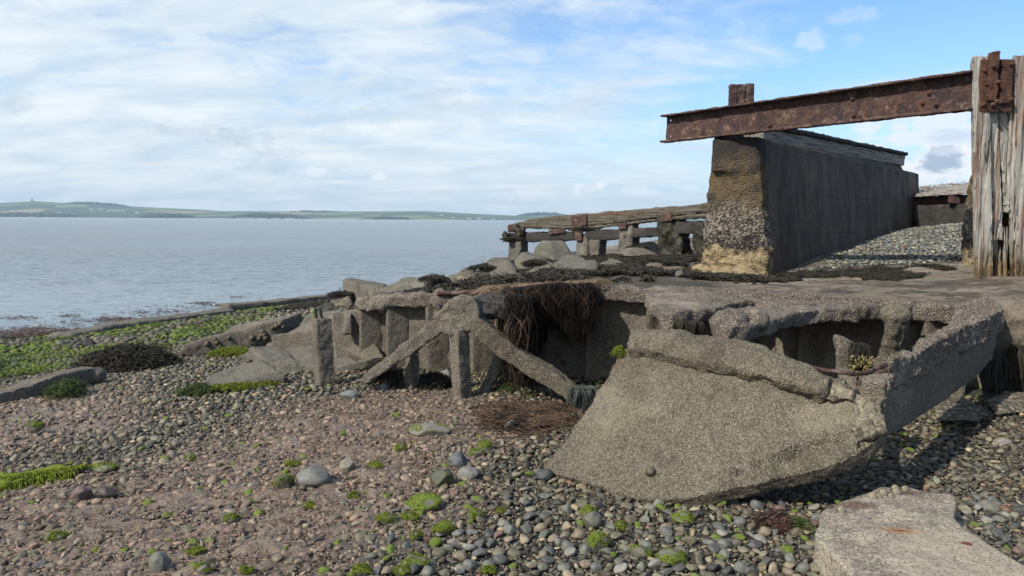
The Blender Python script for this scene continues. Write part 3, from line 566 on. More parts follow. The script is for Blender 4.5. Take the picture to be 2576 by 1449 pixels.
# deck stub carried by the frame, beneath the weed
s = Sh(); s.hull([V(a, b, c) for a, b, c in ((1195, 752, 7.0), (1215, 740, 7.2), (1290, 735, 7.2), (1300, 765, 6.9), (1280, 800, 6.95), (1215, 798, 6.95), (1290, 738, 7.55), (1200, 745, 7.55))]); link('deck_stub', s.rough('deck_stub', .016, ((.03, 6), (.014, 22))), M['conc_dark'], TR)
# free post at the left
s, a = post('', 818, 800, 958, .16, 7.35, rot=.55, lean=-10); PO = thing('concrete_post', a+A((0, 0, .05)), 'slender free-standing concrete post with two rusty prongs on top', 'post')
link('shaft', s.rough('shaft', .014, ((.006, 8), (.005, 28)), 8), M['conc'], PO)
for dx in (-10, 3): bar_thing('prong', [(807+dx, 805, 7.35), (802+dx, 775, 7.33)], .016, PO, 'weed_green' if dx < 0 else 'rust')
# ------------------------------------------------------------------ fragments on the left
def block(nm, pts, mt, label, cat='concrete block', vox=.025, amps=((.02, 4), (.008, 20)), grp=None, seed=0, extra=None):
    s = Sh().hull([V(*p) for p in pts]); 
    if extra: extra(s)
    o = link(nm, s.rough(nm, vox, amps, seed, sharp=(32 if mt == 'conc_grey' and nm == 'concrete_block' else 0)), M[mt]); return tag(o, label, cat, grp)
s = Sh(); P = [V(a, b, 9.6+(a-450)*.0012) for a, b in ((447, 893), (470, 868), (520, 852), (600, 832), (660, 815), (710, 803), (718, 828), (716, 856), (640, 868), (560, 882), (490, 902))]; s.prism(P, A((.12, .45, .03)))
s.hull([V(a, b, c) for a, b, c in ((575, 828, 10.1), (640, 808, 10.2), (712, 804, 10.1), (712, 845, 9.9), (575, 850, 10.), (590, 822, 10.7), (700, 803, 10.8))]); fr = link('concrete_fragment', s.rough('concrete_fragment', .022, ((.02, 3), (.007, 20))), M['conc']); tag(fr, 'long low concrete fragment dotted with limpets, at the edge of the green weed', 'concrete block')
limpets([(521, 865), (545, 862), (552, 870), (540, 855), (575, 850), (634, 850), (660, 835), (655, 845), (668, 850), (652, 852), (664, 842), (685, 825), (695, 820), (704, 815), (712, 822), (550, 878)], lambda a, b: (V(a, b, 9.58+(a-450)*.0012), A((-.05, -1, .1))), 'limpet', 'brown limpet on the face of the long low concrete fragment', 'limpets on the low fragment', .038)
s = Sh(); s.prism([VZ(a, b, c) for a, b, c in ((488, 968, .0), (540, 940, .03), (610, 915, .06), (660, 903, .1), (700, 930, .1), (722, 948, .04), (690, 955, .02), (600, 966, .0), (530, 976, -.03))], (0, .02, -.14)); pl = link('concrete_plate', s.rough('concrete_plate', .02, ((.012, 4), (.004, 22))), M['conc_grey']); tag(pl, 'flat pointed concrete plate half sunk in shingle with green weed along its edge', 'slab')
DT = thing('hull_fragment', V(800, 925, 8.1), 'buckled grey piece of concrete hull with a sunken tray, lying beside the slender post', 'wreck')
s = Sh(); s.sweep([V(645, 905, 8.9), V(668, 885, 8.7), V(690, 905, 8.4), V(720, 935, 8.15), V(765, 948, 8.05)], .34, .13); link('rim', s.rough('rim', .02, ((.02, 5), (.008, 20))), M['conc_grey'], DT)
s = Sh(); s.prism([V(a, b, c) for a, b, c in ((668, 868, 9.3), (720, 838, 9.8), (800, 800, 9.9), (840, 785, 9.3), (862, 790, 8.9), (872, 862, 8.75), (700, 873, 9.1))], (0, .08, -.05)); link('sloping_side', s.rough('sloping_side', .02, ((.015, 3), (.006, 20))), M['conc'], DT)
s = Sh(); s.prism([V(a, b, c) for a, b, c in ((700, 878, 8.9), (800, 862, 8.9), (860, 858, 8.8), (935, 905, 8.2), (880, 922, 8.1), (790, 930, 8.1), (760, 925, 8.1))], (0, .05, -.1)); s.sweep([V(755, 928, 8.05), V(850, 930, 8.0), V(915, 918, 8.0), V(950, 900, 8.1)], .1, .1); link('tray', s.rough('tray', .02, ((.014, 5), (.006, 20))), M['conc_grey'], DT)
s = Sh(); s.bar(V(690, 872, 8.95), V(862, 848, 8.85), .12, .28); link('ledge', s.rough('ledge', .02, ((.012, 5), (.006, 20))), M['conc'], DT)
s = Sh(); s.hull([V(a, b, c) for a, b, c in ((866, 788, 8.28), (884, 782, 8.28), (893, 843, 8.2), (858, 843, 8.2), (866, 842, 8.0), (886, 842, 8.05), (874, 790, 8.35))]); link('buttress', s.rough('buttress', .02, ((.006, 5),)), M['conc'], DT)
s = Sh(); s.prism([V(a, b, c) for a, b, c in ((845, 842, 8.5), (900, 840, 8.3), (945, 860, 8.15), (968, 898, 7.95), (920, 908, 7.95), (870, 880, 8.3))], (0, .06, -.08)); link('apron', s.rough('apron', .02, ((.014, 4), (.008, 18))), M['conc_warm'], DT)
s = Sh(); s.hull([V(a, b, c) for a, b, c in ((718, 800, 10.6), (800, 790, 10.3), (720, 845, 10.1), (805, 812, 9.95), (760, 790, 10.9))]); link('outer_skin', s.rough('outer_skin', .025, ((.02, 4), (.008, 20))), M['conc_grey'], DT)
s = Sh(); s.sweep([V(-60, 1022, 6.8), V(60, 988, 7.1), V(150, 958, 7.45), V(225, 940, 7.8)], .2, .17); s.ball(V(236, 946, 7.8), (.13, .12, .1)); o = link('concrete_beam', s.rough('concrete_beam', .02, ((.012, 4), (.006, 20))), M['conc']); tag(o, 'long grey concrete beam lying across the shingle at the left edge', 'beam')
s = Sh(); s.sweep([V(-120, 1248, 4.4), V(-20, 1236, 4.45), V(168, 1208, 4.7)], .2, .15); mb = thing('mossy_beam', VZ(60, 1250, 0), 'short beam completely covered in bright green weed, at the left edge', 'beam'); MBm = s.rough('core', .014, ((.014, 8), (.008, 25))); link('core', MBm, M['moss'], mb)
# kerbs at the waterline
for nm, L, lab in (('kerb', [(150, 856, .05), (290, 826, .05), (440, 806, .05), (575, 787, .05)], 'low crumbling concrete kerb at the water edge, the nearer length with a boulder'), ('kerb', [(565, 776, .1), (700, 765, .1), (840, 750, .1)], 'low straight concrete kerb at the water edge, the farther raised length')):
    P = [VZ(a, b, ZW+c) for a, b, c in L]; s = Sh(); s.sweep(P, .5, .22); o = link(nm, s.rough(nm, .045, ((.03, 2), (.012, 9))), M['conc_grey']); tag(o, lab, 'kerb')
# ------------------------------------------------------------------ rubble blocks
RB = [('concrete_block', ((1340, 645, 14.5), (1385, 608, 14.6), (1415, 605, 14.8), (1440, 640, 14.6), (1395, 655, 14.2), (1345, 625, 14.5), (1440, 655, 14.4), (1360, 606, 15.3), (1420, 606, 15.3), (1350, 650, 15.)), 'conc_grey', 'large angular grey block with a bolt hole, highest of the rubble beneath the jetty'),
 ('concrete_block', ((1290, 660, 13.6), (1312, 635, 13.8), (1395, 662, 13.2), (1380, 672, 13.2), (1300, 680, 13.2), (1330, 633, 14.3), (1310, 650, 13.5)), 'conc_grey', 'long slanting concrete block leaning against the highest rubble block'),
 ('concrete_block', ((1200, 678, 12.6), (1235, 650, 12.8), (1275, 648, 12.6), (1303, 680, 12.3), (1295, 695, 12.1), (1240, 698, 12.2), (1240, 648, 13.3), (1280, 648, 13.2)), 'conc_grey', 'square-ended grey block tilted beside the water, dark weed on its left'),
 ('concrete_block', ((1310, 692, 11.6), (1345, 675, 11.9), (1400, 668, 11.9), (1435, 672, 11.8), (1420, 692, 11.5), (1330, 700, 11.3), (1380, 668, 12.3)), 'rubble', 'low pale rounded rubble stone in the middle of the dark seaweed'),
 ('concrete_block', ((1418, 668, 11.9), (1500, 655, 12.1), (1508, 672, 12.), (1500, 684, 11.8), (1430, 690, 11.6), (1420, 662, 12.3), (1490, 652, 12.6)), 'conc_grey', 'rectangular weedy concrete block in front of the jetty legs'),
 ('concrete_block', ((862, 702, 15.0), (870, 770, 14.8), (905, 778, 14.2), (900, 712, 14.3), (965, 722, 13.9), (965, 760, 13.8), (880, 698, 16), (862, 760, 16), (975, 714, 15.)), 'conc_grey', 'big squared concrete block with flat top at the left end of the rubble'),
 ('rubble_stone', ((828, 760, 14.5), (850, 735, 14.6), (880, 745, 14.3), (890, 772, 14.), (840, 775, 14.1), (860, 736, 15)), 'rubble', 'jagged weedy rubble stone at the water end of the bank'),
 ('concrete_block', ((940, 745, 12.6), (960, 725, 12.9), (1020, 706, 13.), (1045, 712, 12.8), (1080, 728, 12.4), (1000, 748, 12.3), (1000, 706, 13.4)), 'conc_grey', 'flat grey plate lying behind the broken rail at the left'),
 ('boulder', ((1025, 725, 12.), (1050, 698, 12.2), (1085, 688, 12.2), (1115, 700, 12.), (1120, 722, 11.8), (1060, 735, 11.7), (1080, 690, 12.7)), 'conc_grey', 'smooth rounded grey boulder behind the broken rail'),
 ('rubble_stone', ((1130, 700, 11.8), (1150, 688, 12.), (1185, 684, 12.), (1200, 700, 11.8), (1150, 712, 11.5), (1170, 686, 12.5)), 'rubble', 'small brown stone between the smooth boulder and the tilted block'),
 ('boulder', ((1575, 632, 17.8), (1600, 612, 18), (1640, 607, 18), (1672, 622, 17.8), (1660, 642, 17.4), (1590, 642, 17.4), (1630, 610, 18.8)), 'conc_grey', 'rounded pale boulder behind the thick weedy leg of the jetty'),
 ('boulder', ((1540, 640, 16.8), (1575, 624, 16.9), (1620, 622, 16.9), (1660, 640, 16.6), (1600, 650, 16.4), (1600, 625, 17.4)), 'conc_grey', 'low slanting boulder in the gap under the jetty beam'),
 ('boulder', ((1705, 620, 17), (1730, 598, 17.2), (1745, 640, 16.8), (1705, 645, 16.8), (1735, 600, 17.6)), 'weed', 'dark weed-covered boulder beneath the right end of the jetty'),
 ('rubble_stone', ((1700, 683, 10.4), (1715, 678, 10.5), (1725, 695, 10.3), (1697, 697, 10.2), (1715, 690, 10.1), (1710, 682, 10.7)), 'conc_grey', 'small grey stone left of the pier foot'),
 ('rubble_stone', ((2505, 800, 6.9), (2540, 785, 7.2), (2600, 790, 7.0), (2620, 830, 6.8), (2520, 852, 6.7), (2510, 830, 6.7), (2600, 860, 6.7), (2560, 785, 7.6)), 'rubble', 'pale rough stone ledge at the right edge above the hanging weed'),
 ('concrete_block', ((2350, 1010, 5.9), (2400, 985, 6.1), (2420, 995, 6.1), (2500, 1040, 5.8), (2490, 1060, 5.6), (2350, 1060, 5.5), (2440, 1062, 5.5), (2360, 1000, 6.4)), 'rubble', 'wedge of concrete on the pebbles beneath the overhanging end of the hull'),
 ('rubble_stone', ((2475, 1005, 6.1), (2530, 985, 6.3), (2610, 990, 6.2), (2620, 1040, 5.9), (2500, 1045, 5.8), (2560, 985, 6.8)), 'rubble', 'rounded lichen-spotted rock at the right edge behind the wedge'),
 ('boulder', ((2540, 1345, 3.7), (2560, 1310, 3.85), (2640, 1290, 3.9), (2680, 1380, 3.6), (2560, 1400, 3.55), (2545, 1380, 3.6), (2620, 1300, 4.2)), 'conc_dark', 'large dark rough boulder cut by the right edge of the photo, beside the pale slab'),
 ('rubble_stone', ((300, 822, 16.7), (312, 812, 16.9), (325, 822, 16.7), (302, 830, 16.5), (322, 830, 16.5)), 'weed', 'small dark boulder against the nearer waterline kerb'),
 ('rubble_stone', ((205, 866, 12.0), (222, 850, 12.1), (240, 866, 12.0), (210, 872, 11.8), (236, 873, 11.8), (222, 855, 12.3)), 'conc_dark', 'dark pyramid-shaped stone standing on the green weed')]
RB += [('concrete_block', ((905, 748, 13.4), (930, 728, 13.6), (985, 722, 13.4), (1005, 742, 13.), (940, 755, 13), (950, 722, 14.2)), 'rubble', 'weedy brown slab edge between the big squared block and the broken rail'),
 ('concrete_block', ((1060, 742, 9.6), (1085, 722, 9.9), (1140, 716, 9.9), (1170, 735, 9.5), (1100, 746, 9.4), (1110, 714, 10.5)), 'conc_grey', 'pale tilted plate just behind the top of the leaning truss'),
 ('concrete_block', ((1225, 700, 12), (1245, 682, 12.3), (1300, 684, 12.2), (1322, 700, 11.9), (1250, 708, 11.8), (1270, 680, 13)), 'rubble', 'dark broken slab end below the long slanting block'),
 ('concrete_block', ((1385, 668, 13), (1410, 650, 13.4), (1450, 655, 13.2), (1455, 672, 12.9), (1400, 676, 12.8), (1425, 648, 14)), 'conc_grey', 'squat grey block wedged below the highest rubble block'),
 ('concrete_block', ((640, 838, 10.4), (680, 812, 10.7), (740, 800, 10.8), (760, 822, 10.3), (690, 850, 10.), (700, 798, 11.4)), 'conc_grey', 'sloping slab end standing between the limpet fragment and the buckled hull piece'),
 ('rubble_stone', ((868, 792, 11.), (880, 776, 11.2), (915, 772, 11.1), (930, 790, 10.7), (890, 800, 10.7), (900, 770, 11.7)), 'rubble', 'dark rubble stone in the shade beneath the big squared block'),
 ('rubble_stone', ((790, 784, 13.6), (805, 768, 13.8), (838, 762, 13.7), (850, 780, 13.3), (810, 790, 13.2), (820, 762, 14.3)), 'weed', 'weed-covered stone where the farther kerb meets the rubble'),
('concrete_block', ((985, 722, 13.8), (1010, 700, 14.2), (1045, 696, 14.), (1060, 716, 13.5), (1000, 726, 13.5), (1020, 696, 14.8)), 'conc_grey', 'small tilted block against the big squared one, sea behind it'),
 ('concrete_block', ((1145, 690, 13.), (1165, 676, 13.4), (1200, 672, 13.4), (1215, 690, 13.), (1160, 698, 12.8), (1180, 672, 14)), 'rubble', 'rough brown block on the skyline between smooth boulder and tilted block'),
 ('concrete_block', ((1255, 705, 11.2), (1275, 690, 11.5), (1315, 688, 11.5), (1325, 702, 11.2), (1270, 712, 11), (1290, 686, 12)), 'conc_grey', 'small pale block sunk in seaweed behind the hanging roots'),
 ('concrete_block', ((1500, 668, 12.9), (1520, 655, 13.2), (1560, 652, 13.2), (1575, 664, 12.9), (1530, 672, 12.7), (1540, 650, 13.8)), 'rubble', 'low brown block half covered in weed right of the rectangular one'),
 ('concrete_block', ((1400, 655, 14), (1425, 640, 14.2), (1470, 648, 14), (1480, 662, 13.8), (1420, 665, 13.8), (1440, 638, 14.8)), 'conc_grey', 'flat block lying between the highest rubble block and the jetty legs'),
 ('concrete_plate', ((735, 800, 11.8), (790, 788, 12.), (860, 778, 12.2), (880, 790, 11.4), (800, 806, 11.2), (745, 812, 11.4), (800, 785, 12.8)), 'conc_grey', 'tilted flat plate behind the buckled hull fragment, green weed before it'),
('concrete_block', ((1110, 715, 11.9), (1128, 692, 12.2), (1170, 690, 12.2), (1205, 712, 11.7), (1180, 722, 11.5), (1120, 722, 11.6), (1140, 690, 12.8), (1190, 696, 12.6)), 'conc_grey', 'half-buried angular block just right of the smooth boulder, weed around its foot'),
 ('concrete_block', ((1215, 668, 14.2), (1240, 655, 14.5), (1270, 650, 14.8), (1280, 672, 14.2), (1225, 690, 13.8), (1250, 652, 15.2), (1285, 690, 14)), 'conc_grey', 'block behind the tilted square-ended one, nearest the sea'),
 ('rubble_stone', ((1240, 712, 10.6), (1262, 700, 10.8), (1320, 698, 10.8), (1345, 708, 10.5), (1300, 716, 10.3), (1290, 698, 11.1)), 'rubble', 'flat brownish stone poking from the seaweed above the root curtain')]
for i, (nm, pts, mt, lab) in enumerate(RB):
    dd = pts[0][2]; sc_ = dd/12; block(nm, pts, mt, lab, 'rock' if 'stone' in nm or nm == 'boulder' else 'concrete block', max(.014, .022*sc_), ((.03*sc_, 3), (.012, 11)) if mt != 'conc_grey' else ((.008*sc_, 3), (.003, 14)), seed=i)
# front slab
s = Sh(); zt = .16; L = [(2062, 1292), (2072, 1282), (2140, 1252), (2215, 1222), (2280, 1225), (2345, 1240), (2392, 1243), (2405, 1262), (2400, 1300), (2424, 1330), (2460, 1352), (2576, 1420), (2700, 1480), (2500, 1650), (2200, 1560), (2145, 1449), (2100, 1400), (2052, 1350)]
s.prism([VZ(a, b, zt) for a, b in L], (0, 0, -.17)); s.prism([VZ(a, b, .05) for a, b in ((2395, 1250), (2420, 1300), (2440, 1345), (2380, 1330), (2370, 1250))], (0, 0, -.1))
m, t = mat('pale_slab'); p = t.pos
def spot(px, py, r, z=zt, sx=1., rot=0.):
    P = VZ(px, py, z); q = t.map(t.n('VectorMath', {'operation': 'SUBTRACT'}, _0=p, _1=tuple(P)).outputs[0], (1/r, sx/r, 0), rot=(0, 0, rot)); return t.n('VectorMath', {'operation': 'LENGTH'}, _0=q).outputs[1] if False else t.n('VectorMath', {'operation': 'LENGTH'}, _0=q).outputs['Value']
g = t.vor(p, 130, out='Color'); gs = t.n('SeparateColor', Color=g).outputs[0]; nn = t.noise(p, 5, 6, .7); nf = t.noise(p, 38, 4, .7)
c = t.mix(t.step(nn, .40, .58), (.17, .145, .115), (.33, .285, .215)); c = t.mix(t.math('MULTIPLY', t.step(t.noise(p, 13, 6, .8), .56, .64), .55), c, (.11, .09, .07)); c = t.mix(t.math('MULTIPLY', t.step(t.noise(p, 2.3, 6, .75), .56, .64), .4), c, (.30, .31, .2)); c = t.mix(t.step(gs, .45, .05), c, (.12, .10, .085)); c = t.mix(t.math('MULTIPLY', t.step(gs, .6, 1), .6), c, (.46, .40, .31))
d1 = t.math('ADD', t.n('VectorMath', {'operation': 'LENGTH'}, _0=t.map(p, (1, 1, 0), loc=tuple(-VZ(2520, 1440, zt)))).outputs['Value'], t.math('MULTIPLY', nn, .3))
agg = t.step(d1, .62, .56); c = t.mix(t.math('MULTIPLY', agg, .7), c, t.mix(t.step(t.vor(p, 60), .42, .22), t.mix(nf, (.24, .2, .15), (.44, .39, .29)), (.14, .11, .10)))
d2 = t.math('ADD', spot(2265, 1338, .075, sx=3.2, rot=-.35), t.math('MULTIPLY', nf, .9)); c = t.mix(t.math('MULTIPLY', t.step(d2, 2.3, .8), .75), c, (.33, .17, .07)); c = t.mix(t.step(d2, 1.2, .5), c, (.12, .04, .018))
d3 = t.math('ADD', spot(2430, 1370, .03), t.math('MULTIPLY', nf, .9)); c = t.mix(t.step(d3, 1.6, .9), c, (.14, .04, .02))
d4 = t.math('ADD', spot(2160, 1272, .10, sx=2.4, rot=.25), t.math('MULTIPLY', nf, 1.1)); c = t.mix(t.math('MULTIPLY', t.step(d4, 2.1, .9), .75), c, (.07, .03, .026))
d5 = t.math('ADD', spot(2270, 1240, .15, sx=5, rot=.0), t.math('MULTIPLY', nf, 1.1)); c = t.mix(t.math('MULTIPLY', t.step(d5, 2.0, .9), .7), c, (.075, .038, .032))
fin(t, c, .88, t.math('ADD', gs, t.math('MULTIPLY', nn, 3)), .006, .2)
sl = link('concrete_slab', s.rough('concrete_slab', .011, ((.012, 3), (.005, 14), (.002, 60))), m); tag(sl, 'flat pale concrete slab with rust streak, lying on pebbles at lower right', 'slab')
limpets([(2117, 1283), (2195, 1250), (2212, 1249), (2222, 1240), (2242, 1248), (2255, 1238), (2277, 1230), (2252, 1228)], lambda a, b: (VZ(a, b, zt+.006), A((0, -.1, .99))), 'limpet', 'ribbed tan limpet on the far edge of the pale slab', 'limpets on the pale slab', .026, 'limpet')
block('mussel', ((2432, 1358, 3.62), (2450, 1354, 3.64), (2470, 1372, 3.58), (2455, 1380, 3.55), (2440, 1370, 3.58), (2450, 1362, 3.6)), 'conc_dark', 'dark knobbly mussel clump stuck on the pale slab', 'mussel', .005, ((.004, 40),))
# ------------------------------------------------------------------ pier, beam, post
PR = thing('concrete_pier', V(1845, 700, 12.2), 'tall thick concrete pier wall with an ochre and barnacled end face, timber cap on top', 'pier')
bl, brr, tr, tl = V(1748, 720, 12.5), V(1936, 725, 11.8), V(1906, 345, 11.8), V(1797, 340, 12.35); fb, ft = V(2322, 572, 19.9), V(2312, 436, 19.9); wk = bl-brr; wk[2] = 0; ft2 = V(2272, 430, 19.1)
s = Sh(); s.hull([bl-A((0, 0, .3)), brr-A((0, 0, .3)), tr, tl, fb-A((0, 0, .8)), fb+wk-A((0, 0, .8)), ft, ft+wk*.62]); c9 = V(2270, 417, 19.05); s.hull([tr, tr+wk*.6, c9, c9+wk*.6, tr-A((0, 0, .5)), tr+wk*.6-A((0, 0, .5)), c9-A((0, 0, .5)), c9+wk*.6-A((0, 0, .5))])
def pierfn(v, n):
    e = np.clip(1-np.abs((v-brr) @ (np.cross(brr-bl, [0, 0, 1])/np.linalg.norm(brr-bl)))/.5, 0, 1); zz_ = v[:, 2]; k = e*np.interp(zz_, [.6, 1.1, 1.9, 2.6, 3], [.9, 1.2, .55, .25, .15])
    return v+n*(k*(.055*fbm(v, 3.5, 3)+.03*vn(v*16)))[:, None]
link('wall', s.rough('wall', .04, ((.008, 2),), 3, pierfn), M['pier_wall'], PR)
wm = PR.children[0] if PR.children else None
wm.data.materials.append(M['pier']); fnn = np.cross(brr-bl, [0, 0, 1]); fnn /= np.linalg.norm(fnn); fnn = fnn if fnn[1] < 0 else -fnn
pn = np.empty(len(wm.data.polygons)*3, np.float32); wm.data.polygons.foreach_get('normal', pn); pn = pn.reshape(-1, 3); pc = np.empty(len(wm.data.polygons)*3, np.float32); wm.data.polygons.foreach_get('center', pc); pc = pc.reshape(-1, 3)+A(PR.location)
mi = ((np.abs((pc-brr) @ fnn) < .17)).astype(np.int32); wm.data.materials[0] = M['pier_wall']; wm.data.polygons.foreach_set('material_index', mi)
s = Sh(); s.hull([V(a, b, c) for a, b, c in ((1690, 700, 12.4), (1700, 688, 12.6), (1760, 665, 12.5), (1925, 690, 11.7), (1900, 712, 11.2), (1740, 712, 11.6), (1850, 660, 12.4))]); link('footing', s.rough('footing', .03, ((.05, 3), (.02, 12))), M['pier'], PR)
wd_ = ft-tr; wd_[2] = 0; wl_ = np.linalg.norm(wd_); wd_ /= wl_; wn = A((wd_[1], -wd_[0], 0)); 
c0 = V(1925, 340, 12.3); c0[2] = tr[2]-.02; c1 = V(2280, 415, 19.1); c1[2] = c0[2]-.0
hi = V(2284, 383, 19.1)[2]; lo_ = V(2280, 414, 19.1)[2]
s = Sh(); 
for k, (z0_, z1_, o1) in enumerate(((lo_-.03, lo_+.13, -.05), (lo_+.14, hi-.085, -.0))):
    a = A((c0[0], c0[1], 0)); b = A((c1[0], c1[1], 0)); s.hull([q-wn*w_+A((0, 0, zz_)) for q, sl_ in ((a, -.155), (b+wd_*o1, 0)) for w_ in (.03, .40) for zz_ in (z0_+sl_, z1_+sl_)])
def alongU(me, name, mt, parent, dirv, **k):
    """mesh whose local X runs along dirv so the grain follows it"""
    an = math.atan2(dirv[1], dirv[0]); c_ = co(me).mean(0); o = bpy.data.objects.new(name, me); me.materials.append(mt); COL.objects.link(o)
    rm = np.array(Matrix.Rotation(-an, 3, 'Z')); setco(me, (co(me)-c_) @ rm.T); o.rotation_euler = (0, 0, an)
    if parent: o.parent = parent; o.location = c_-A(parent.location)
    else: o.location = c_
    return o
def timber_loc(name, **k):
    m_ = timber_mat(name, 'X', **k); nt = m_.node_tree; tc = [n for n in nt.nodes if n.type == 'TEX_COORD'][0]; ge = [n for n in nt.nodes if n.type == 'NEW_GEOMETRY'][0]
    for l in list(nt.links):
        if l.from_socket == ge.outputs['Position']: to = l.to_socket; nt.links.new(tc.outputs['Object'], to)
    return m_
M['tl_cap'] = timber_loc('cap_timber', pale=(.33, .31, .27), mid=(.13, .09, .065), stain=(.15, .055, .03)); M['tl_rail'] = timber_loc('rail_timber', pale=(.135, .12, .095), mid=(.06, .046, .035), dark=(.016, .012, .01), stain=(.12, .045, .025), green=.4)
alongU(s.rough('timber_cap', .03, ((.012, 5), (.006, 20))), 'timber_cap', M['tl_cap'], PR, wd_)
s = Sh(); a = A((c0[0], c0[1], 0)); b = A((c1[0], c1[1], 0)); s.hull([q-wn*w_+A((0, 0, zz_+sl_)) for q, sl_ in ((a, -.155), (b+wd_*.08, 0)) for w_ in (-.02, .44) for zz_ in (hi-.08, hi)]); alongU(s.rough('cap_strip', .03, ((.01, 5), (.01, 14))), 'cap_strip', M['conc_dark'], PR, wd_)
s = Sh(); bb = A((c1[0], c1[1], lo_-.06))-wd_*.3-wn*.25; s.box(bb, wd_*.12, wn*.15, A((0, 0, .1))); link('packing_block', s.rough('packing_block', .03, ((.01, 6),)), M['conc_dark'], PR)
# rusty channel beam
q0, q1 = V(1672, 357, 13.2), V(2449, 281, 9.17); q0[2] = q1[2] = (q0[2]+q1[2])/2; bd = q1-q0; bl_ = np.linalg.norm(bd); bd /= bl_; bn = A((bd[1], -bd[0], 0)); hgt = .455
if bn[1] > 0: bn = -bn
BM = thing('steel_beam', q0, 'long heavily rusted steel channel beam spanning from the pier to the timber post', 'beam')
up = A((0, 0, 1)); s = Sh(); cc = (q0+q1)/2
s.box(cc+up*hgt/2-bn*.03, bd*(bl_/2-.012), bn*.012, up*(hgt/2-.01)); s.box(cc+up*(hgt-.012)+bn*.045, bd*bl_/2, bn*.085, up*.014); s.box(cc+up*.015+bn*.045, bd*bl_/2, bn*.085, up*.017)
me = s.rough('channel', .012, ((.008, 7), (.004, 30)), 4); o = link('channel', me, M['rust'], BM)
holes = Sh()
for hh_ in (.10, .37): P = q0+bd*.10+up*hh_; holes.cyl(P+bn*.08, P-bn*.2, .02, 10)
# bolt holes cut through the end
hm_ = holes.mesh('h'); ho_ = bpy.data.objects.new('h', hm_); COL.objects.link(ho_); ho_.location = (0, 0, 0); o.data = o.data
bo = o.modifiers.new('b', 'BOOLEAN'); bo.operation = 'DIFFERENCE'; bo.object = ho_; bo.solver = 'FAST'
bpy.context.view_layer.update(); dg = bpy.context.evaluated_depsgraph_get(); nm_ = bpy.data.meshes.new_from_object(o.evaluated_get(dg)); o.modifiers.clear()
if len(nm_.vertices) > 1000: o.data = nm_
bpy.data.objects.remove(ho_)
def bolt(P, n, r=.035, parent=None, mt='rust_red', hexn=6):
    n = A(n); s = Sh(); s.cyl(P-n*.01, P+n*r*.7, r, hexn, r*.92); s.cyl(P-n*.01, P+n*r*1.3, r*.5, 8); return link('bolt', s.rough('bolt', r*.16, ((r*.12, 30),)), M[mt], parent)
for px, hh_ in ((1945, .36), (1940, .09), (2010, .37), (2150, .33), (2155, .10), (2330, .16), (2360, .38), (2345, .27), (2365, .12)):
    tt = np.interp(px, [1672, 2462], [0, 1]); dpt = 1/(1/13.2+(1/9.17-1/13.2)*tt); P = q0+bd*(bl_*(13.2-dpt)/(13.2-9.17))+up*hh_; bolt(P-bn*.018, bn, .035, BM)
# rotten timber post with plate
PT = thing('timber_post', V(2515, 697, 9.25), 'tall split grey timber post with a rusty bolted plate at its head', 'post')
def rot(seed, lo_rot):
    def f(v, n):
        z_ = v[:, 2]; g_ = fbm(v*[30, 30, 1.6]+seed, 1, 3); k = np.interp(z_, [.9, 1.5, 2.3, 3.2], lo_rot); return v+n*(g_*.010+np.minimum(g_-.1, 0)*k)[:, None]
    return f
def pbx(nm, x0, x1, y0, y1, d0, dep, rs, seed, mt='timber'):
    a, b = V(x0, 690, d0), V(x1, 690, d0); zt_ = V(x0, y0, d0)[2]; zb_ = V(x0, y1, d0)[2]; at, bt = V(x0, y0, d0), V(x1, y0, d0); s = Sh(); a9, b9 = V(x0+9, 690, d0), V(x1+9, 690, d0); s.hull([(xx*(1+(yy-d0)/d0*.9), yy, zz_) for zz_, e in ((zb_-.02, (a9, b9)), (zt_, (at, bt))) for xx in (e[0][0]+.004, e[1][0]-.004) for yy in (d0, d0+dep)])
    link(nm, s.rough(nm, .016, ((.006, 6),), seed, rot(seed, rs)), M[mt], PT)
pbx('timber', 2446, 2490, 140, 697, 9.12, .42, (.05, .03, .012, .004), 1); pbx('timber', 2549, 2625, 138, 697, 9.12, .45, (.03, .03, .012, .004), 5); pbx('timber', 2534, 2562, 200, 697, 9.17, .22, (.12, .06, .02, .004), 9)
pbx('timber', 2484, 2509, 200, 600, 9.2, .16, (.14, .10, .02, .002), 13); pbx('timber', 2507, 2536, 200, 530, 9.2, .16, (.16, .12, .02, .002), 14); pbx('rotten_core', 2480, 2552, 250, 697, 9.46, .2, (.1, .06, .03, .004), 17, 'timber')
M['rotcore'] = timber_mat('rotten_timber', 'Z', (.20, .14, .085), (.07, .045, .03), (.012, .009, .008), (.09, .045, .02)); [setattr(c.material_slots[0], 'material', M['rotcore']) for c in PT.children if c.name.startswith('rotten')]
for i in range(16):  # splinters standing in the hollow
    px = random.uniform(2490, 2545); y0_ = random.uniform(560, 660); P = V(px, 697, 9.25+random.uniform(-.05, .1)); Q = V(px+random.uniform(-4, 4), y0_, 9.25+random.uniform(-.03, .08)); s = Sh(); s.cyl(P, Q, .022, 5, .006); link('splinter', s.mesh('splinter'), M['timber'], PT)
P0, P1 = V(2462, 282, 9.1), V(2556, 150, 9.1); s = Sh(); s.hull([(x_, y_, z_) for x_ in (P0[0], P1[0]) for y_ in (9.10, 9.135) for z_ in (P0[2], P1[2])]); pl_ = link('plate', s.rough('plate', .012, ((.01, 6), (.005, 24))), M['rust_red'], PT)
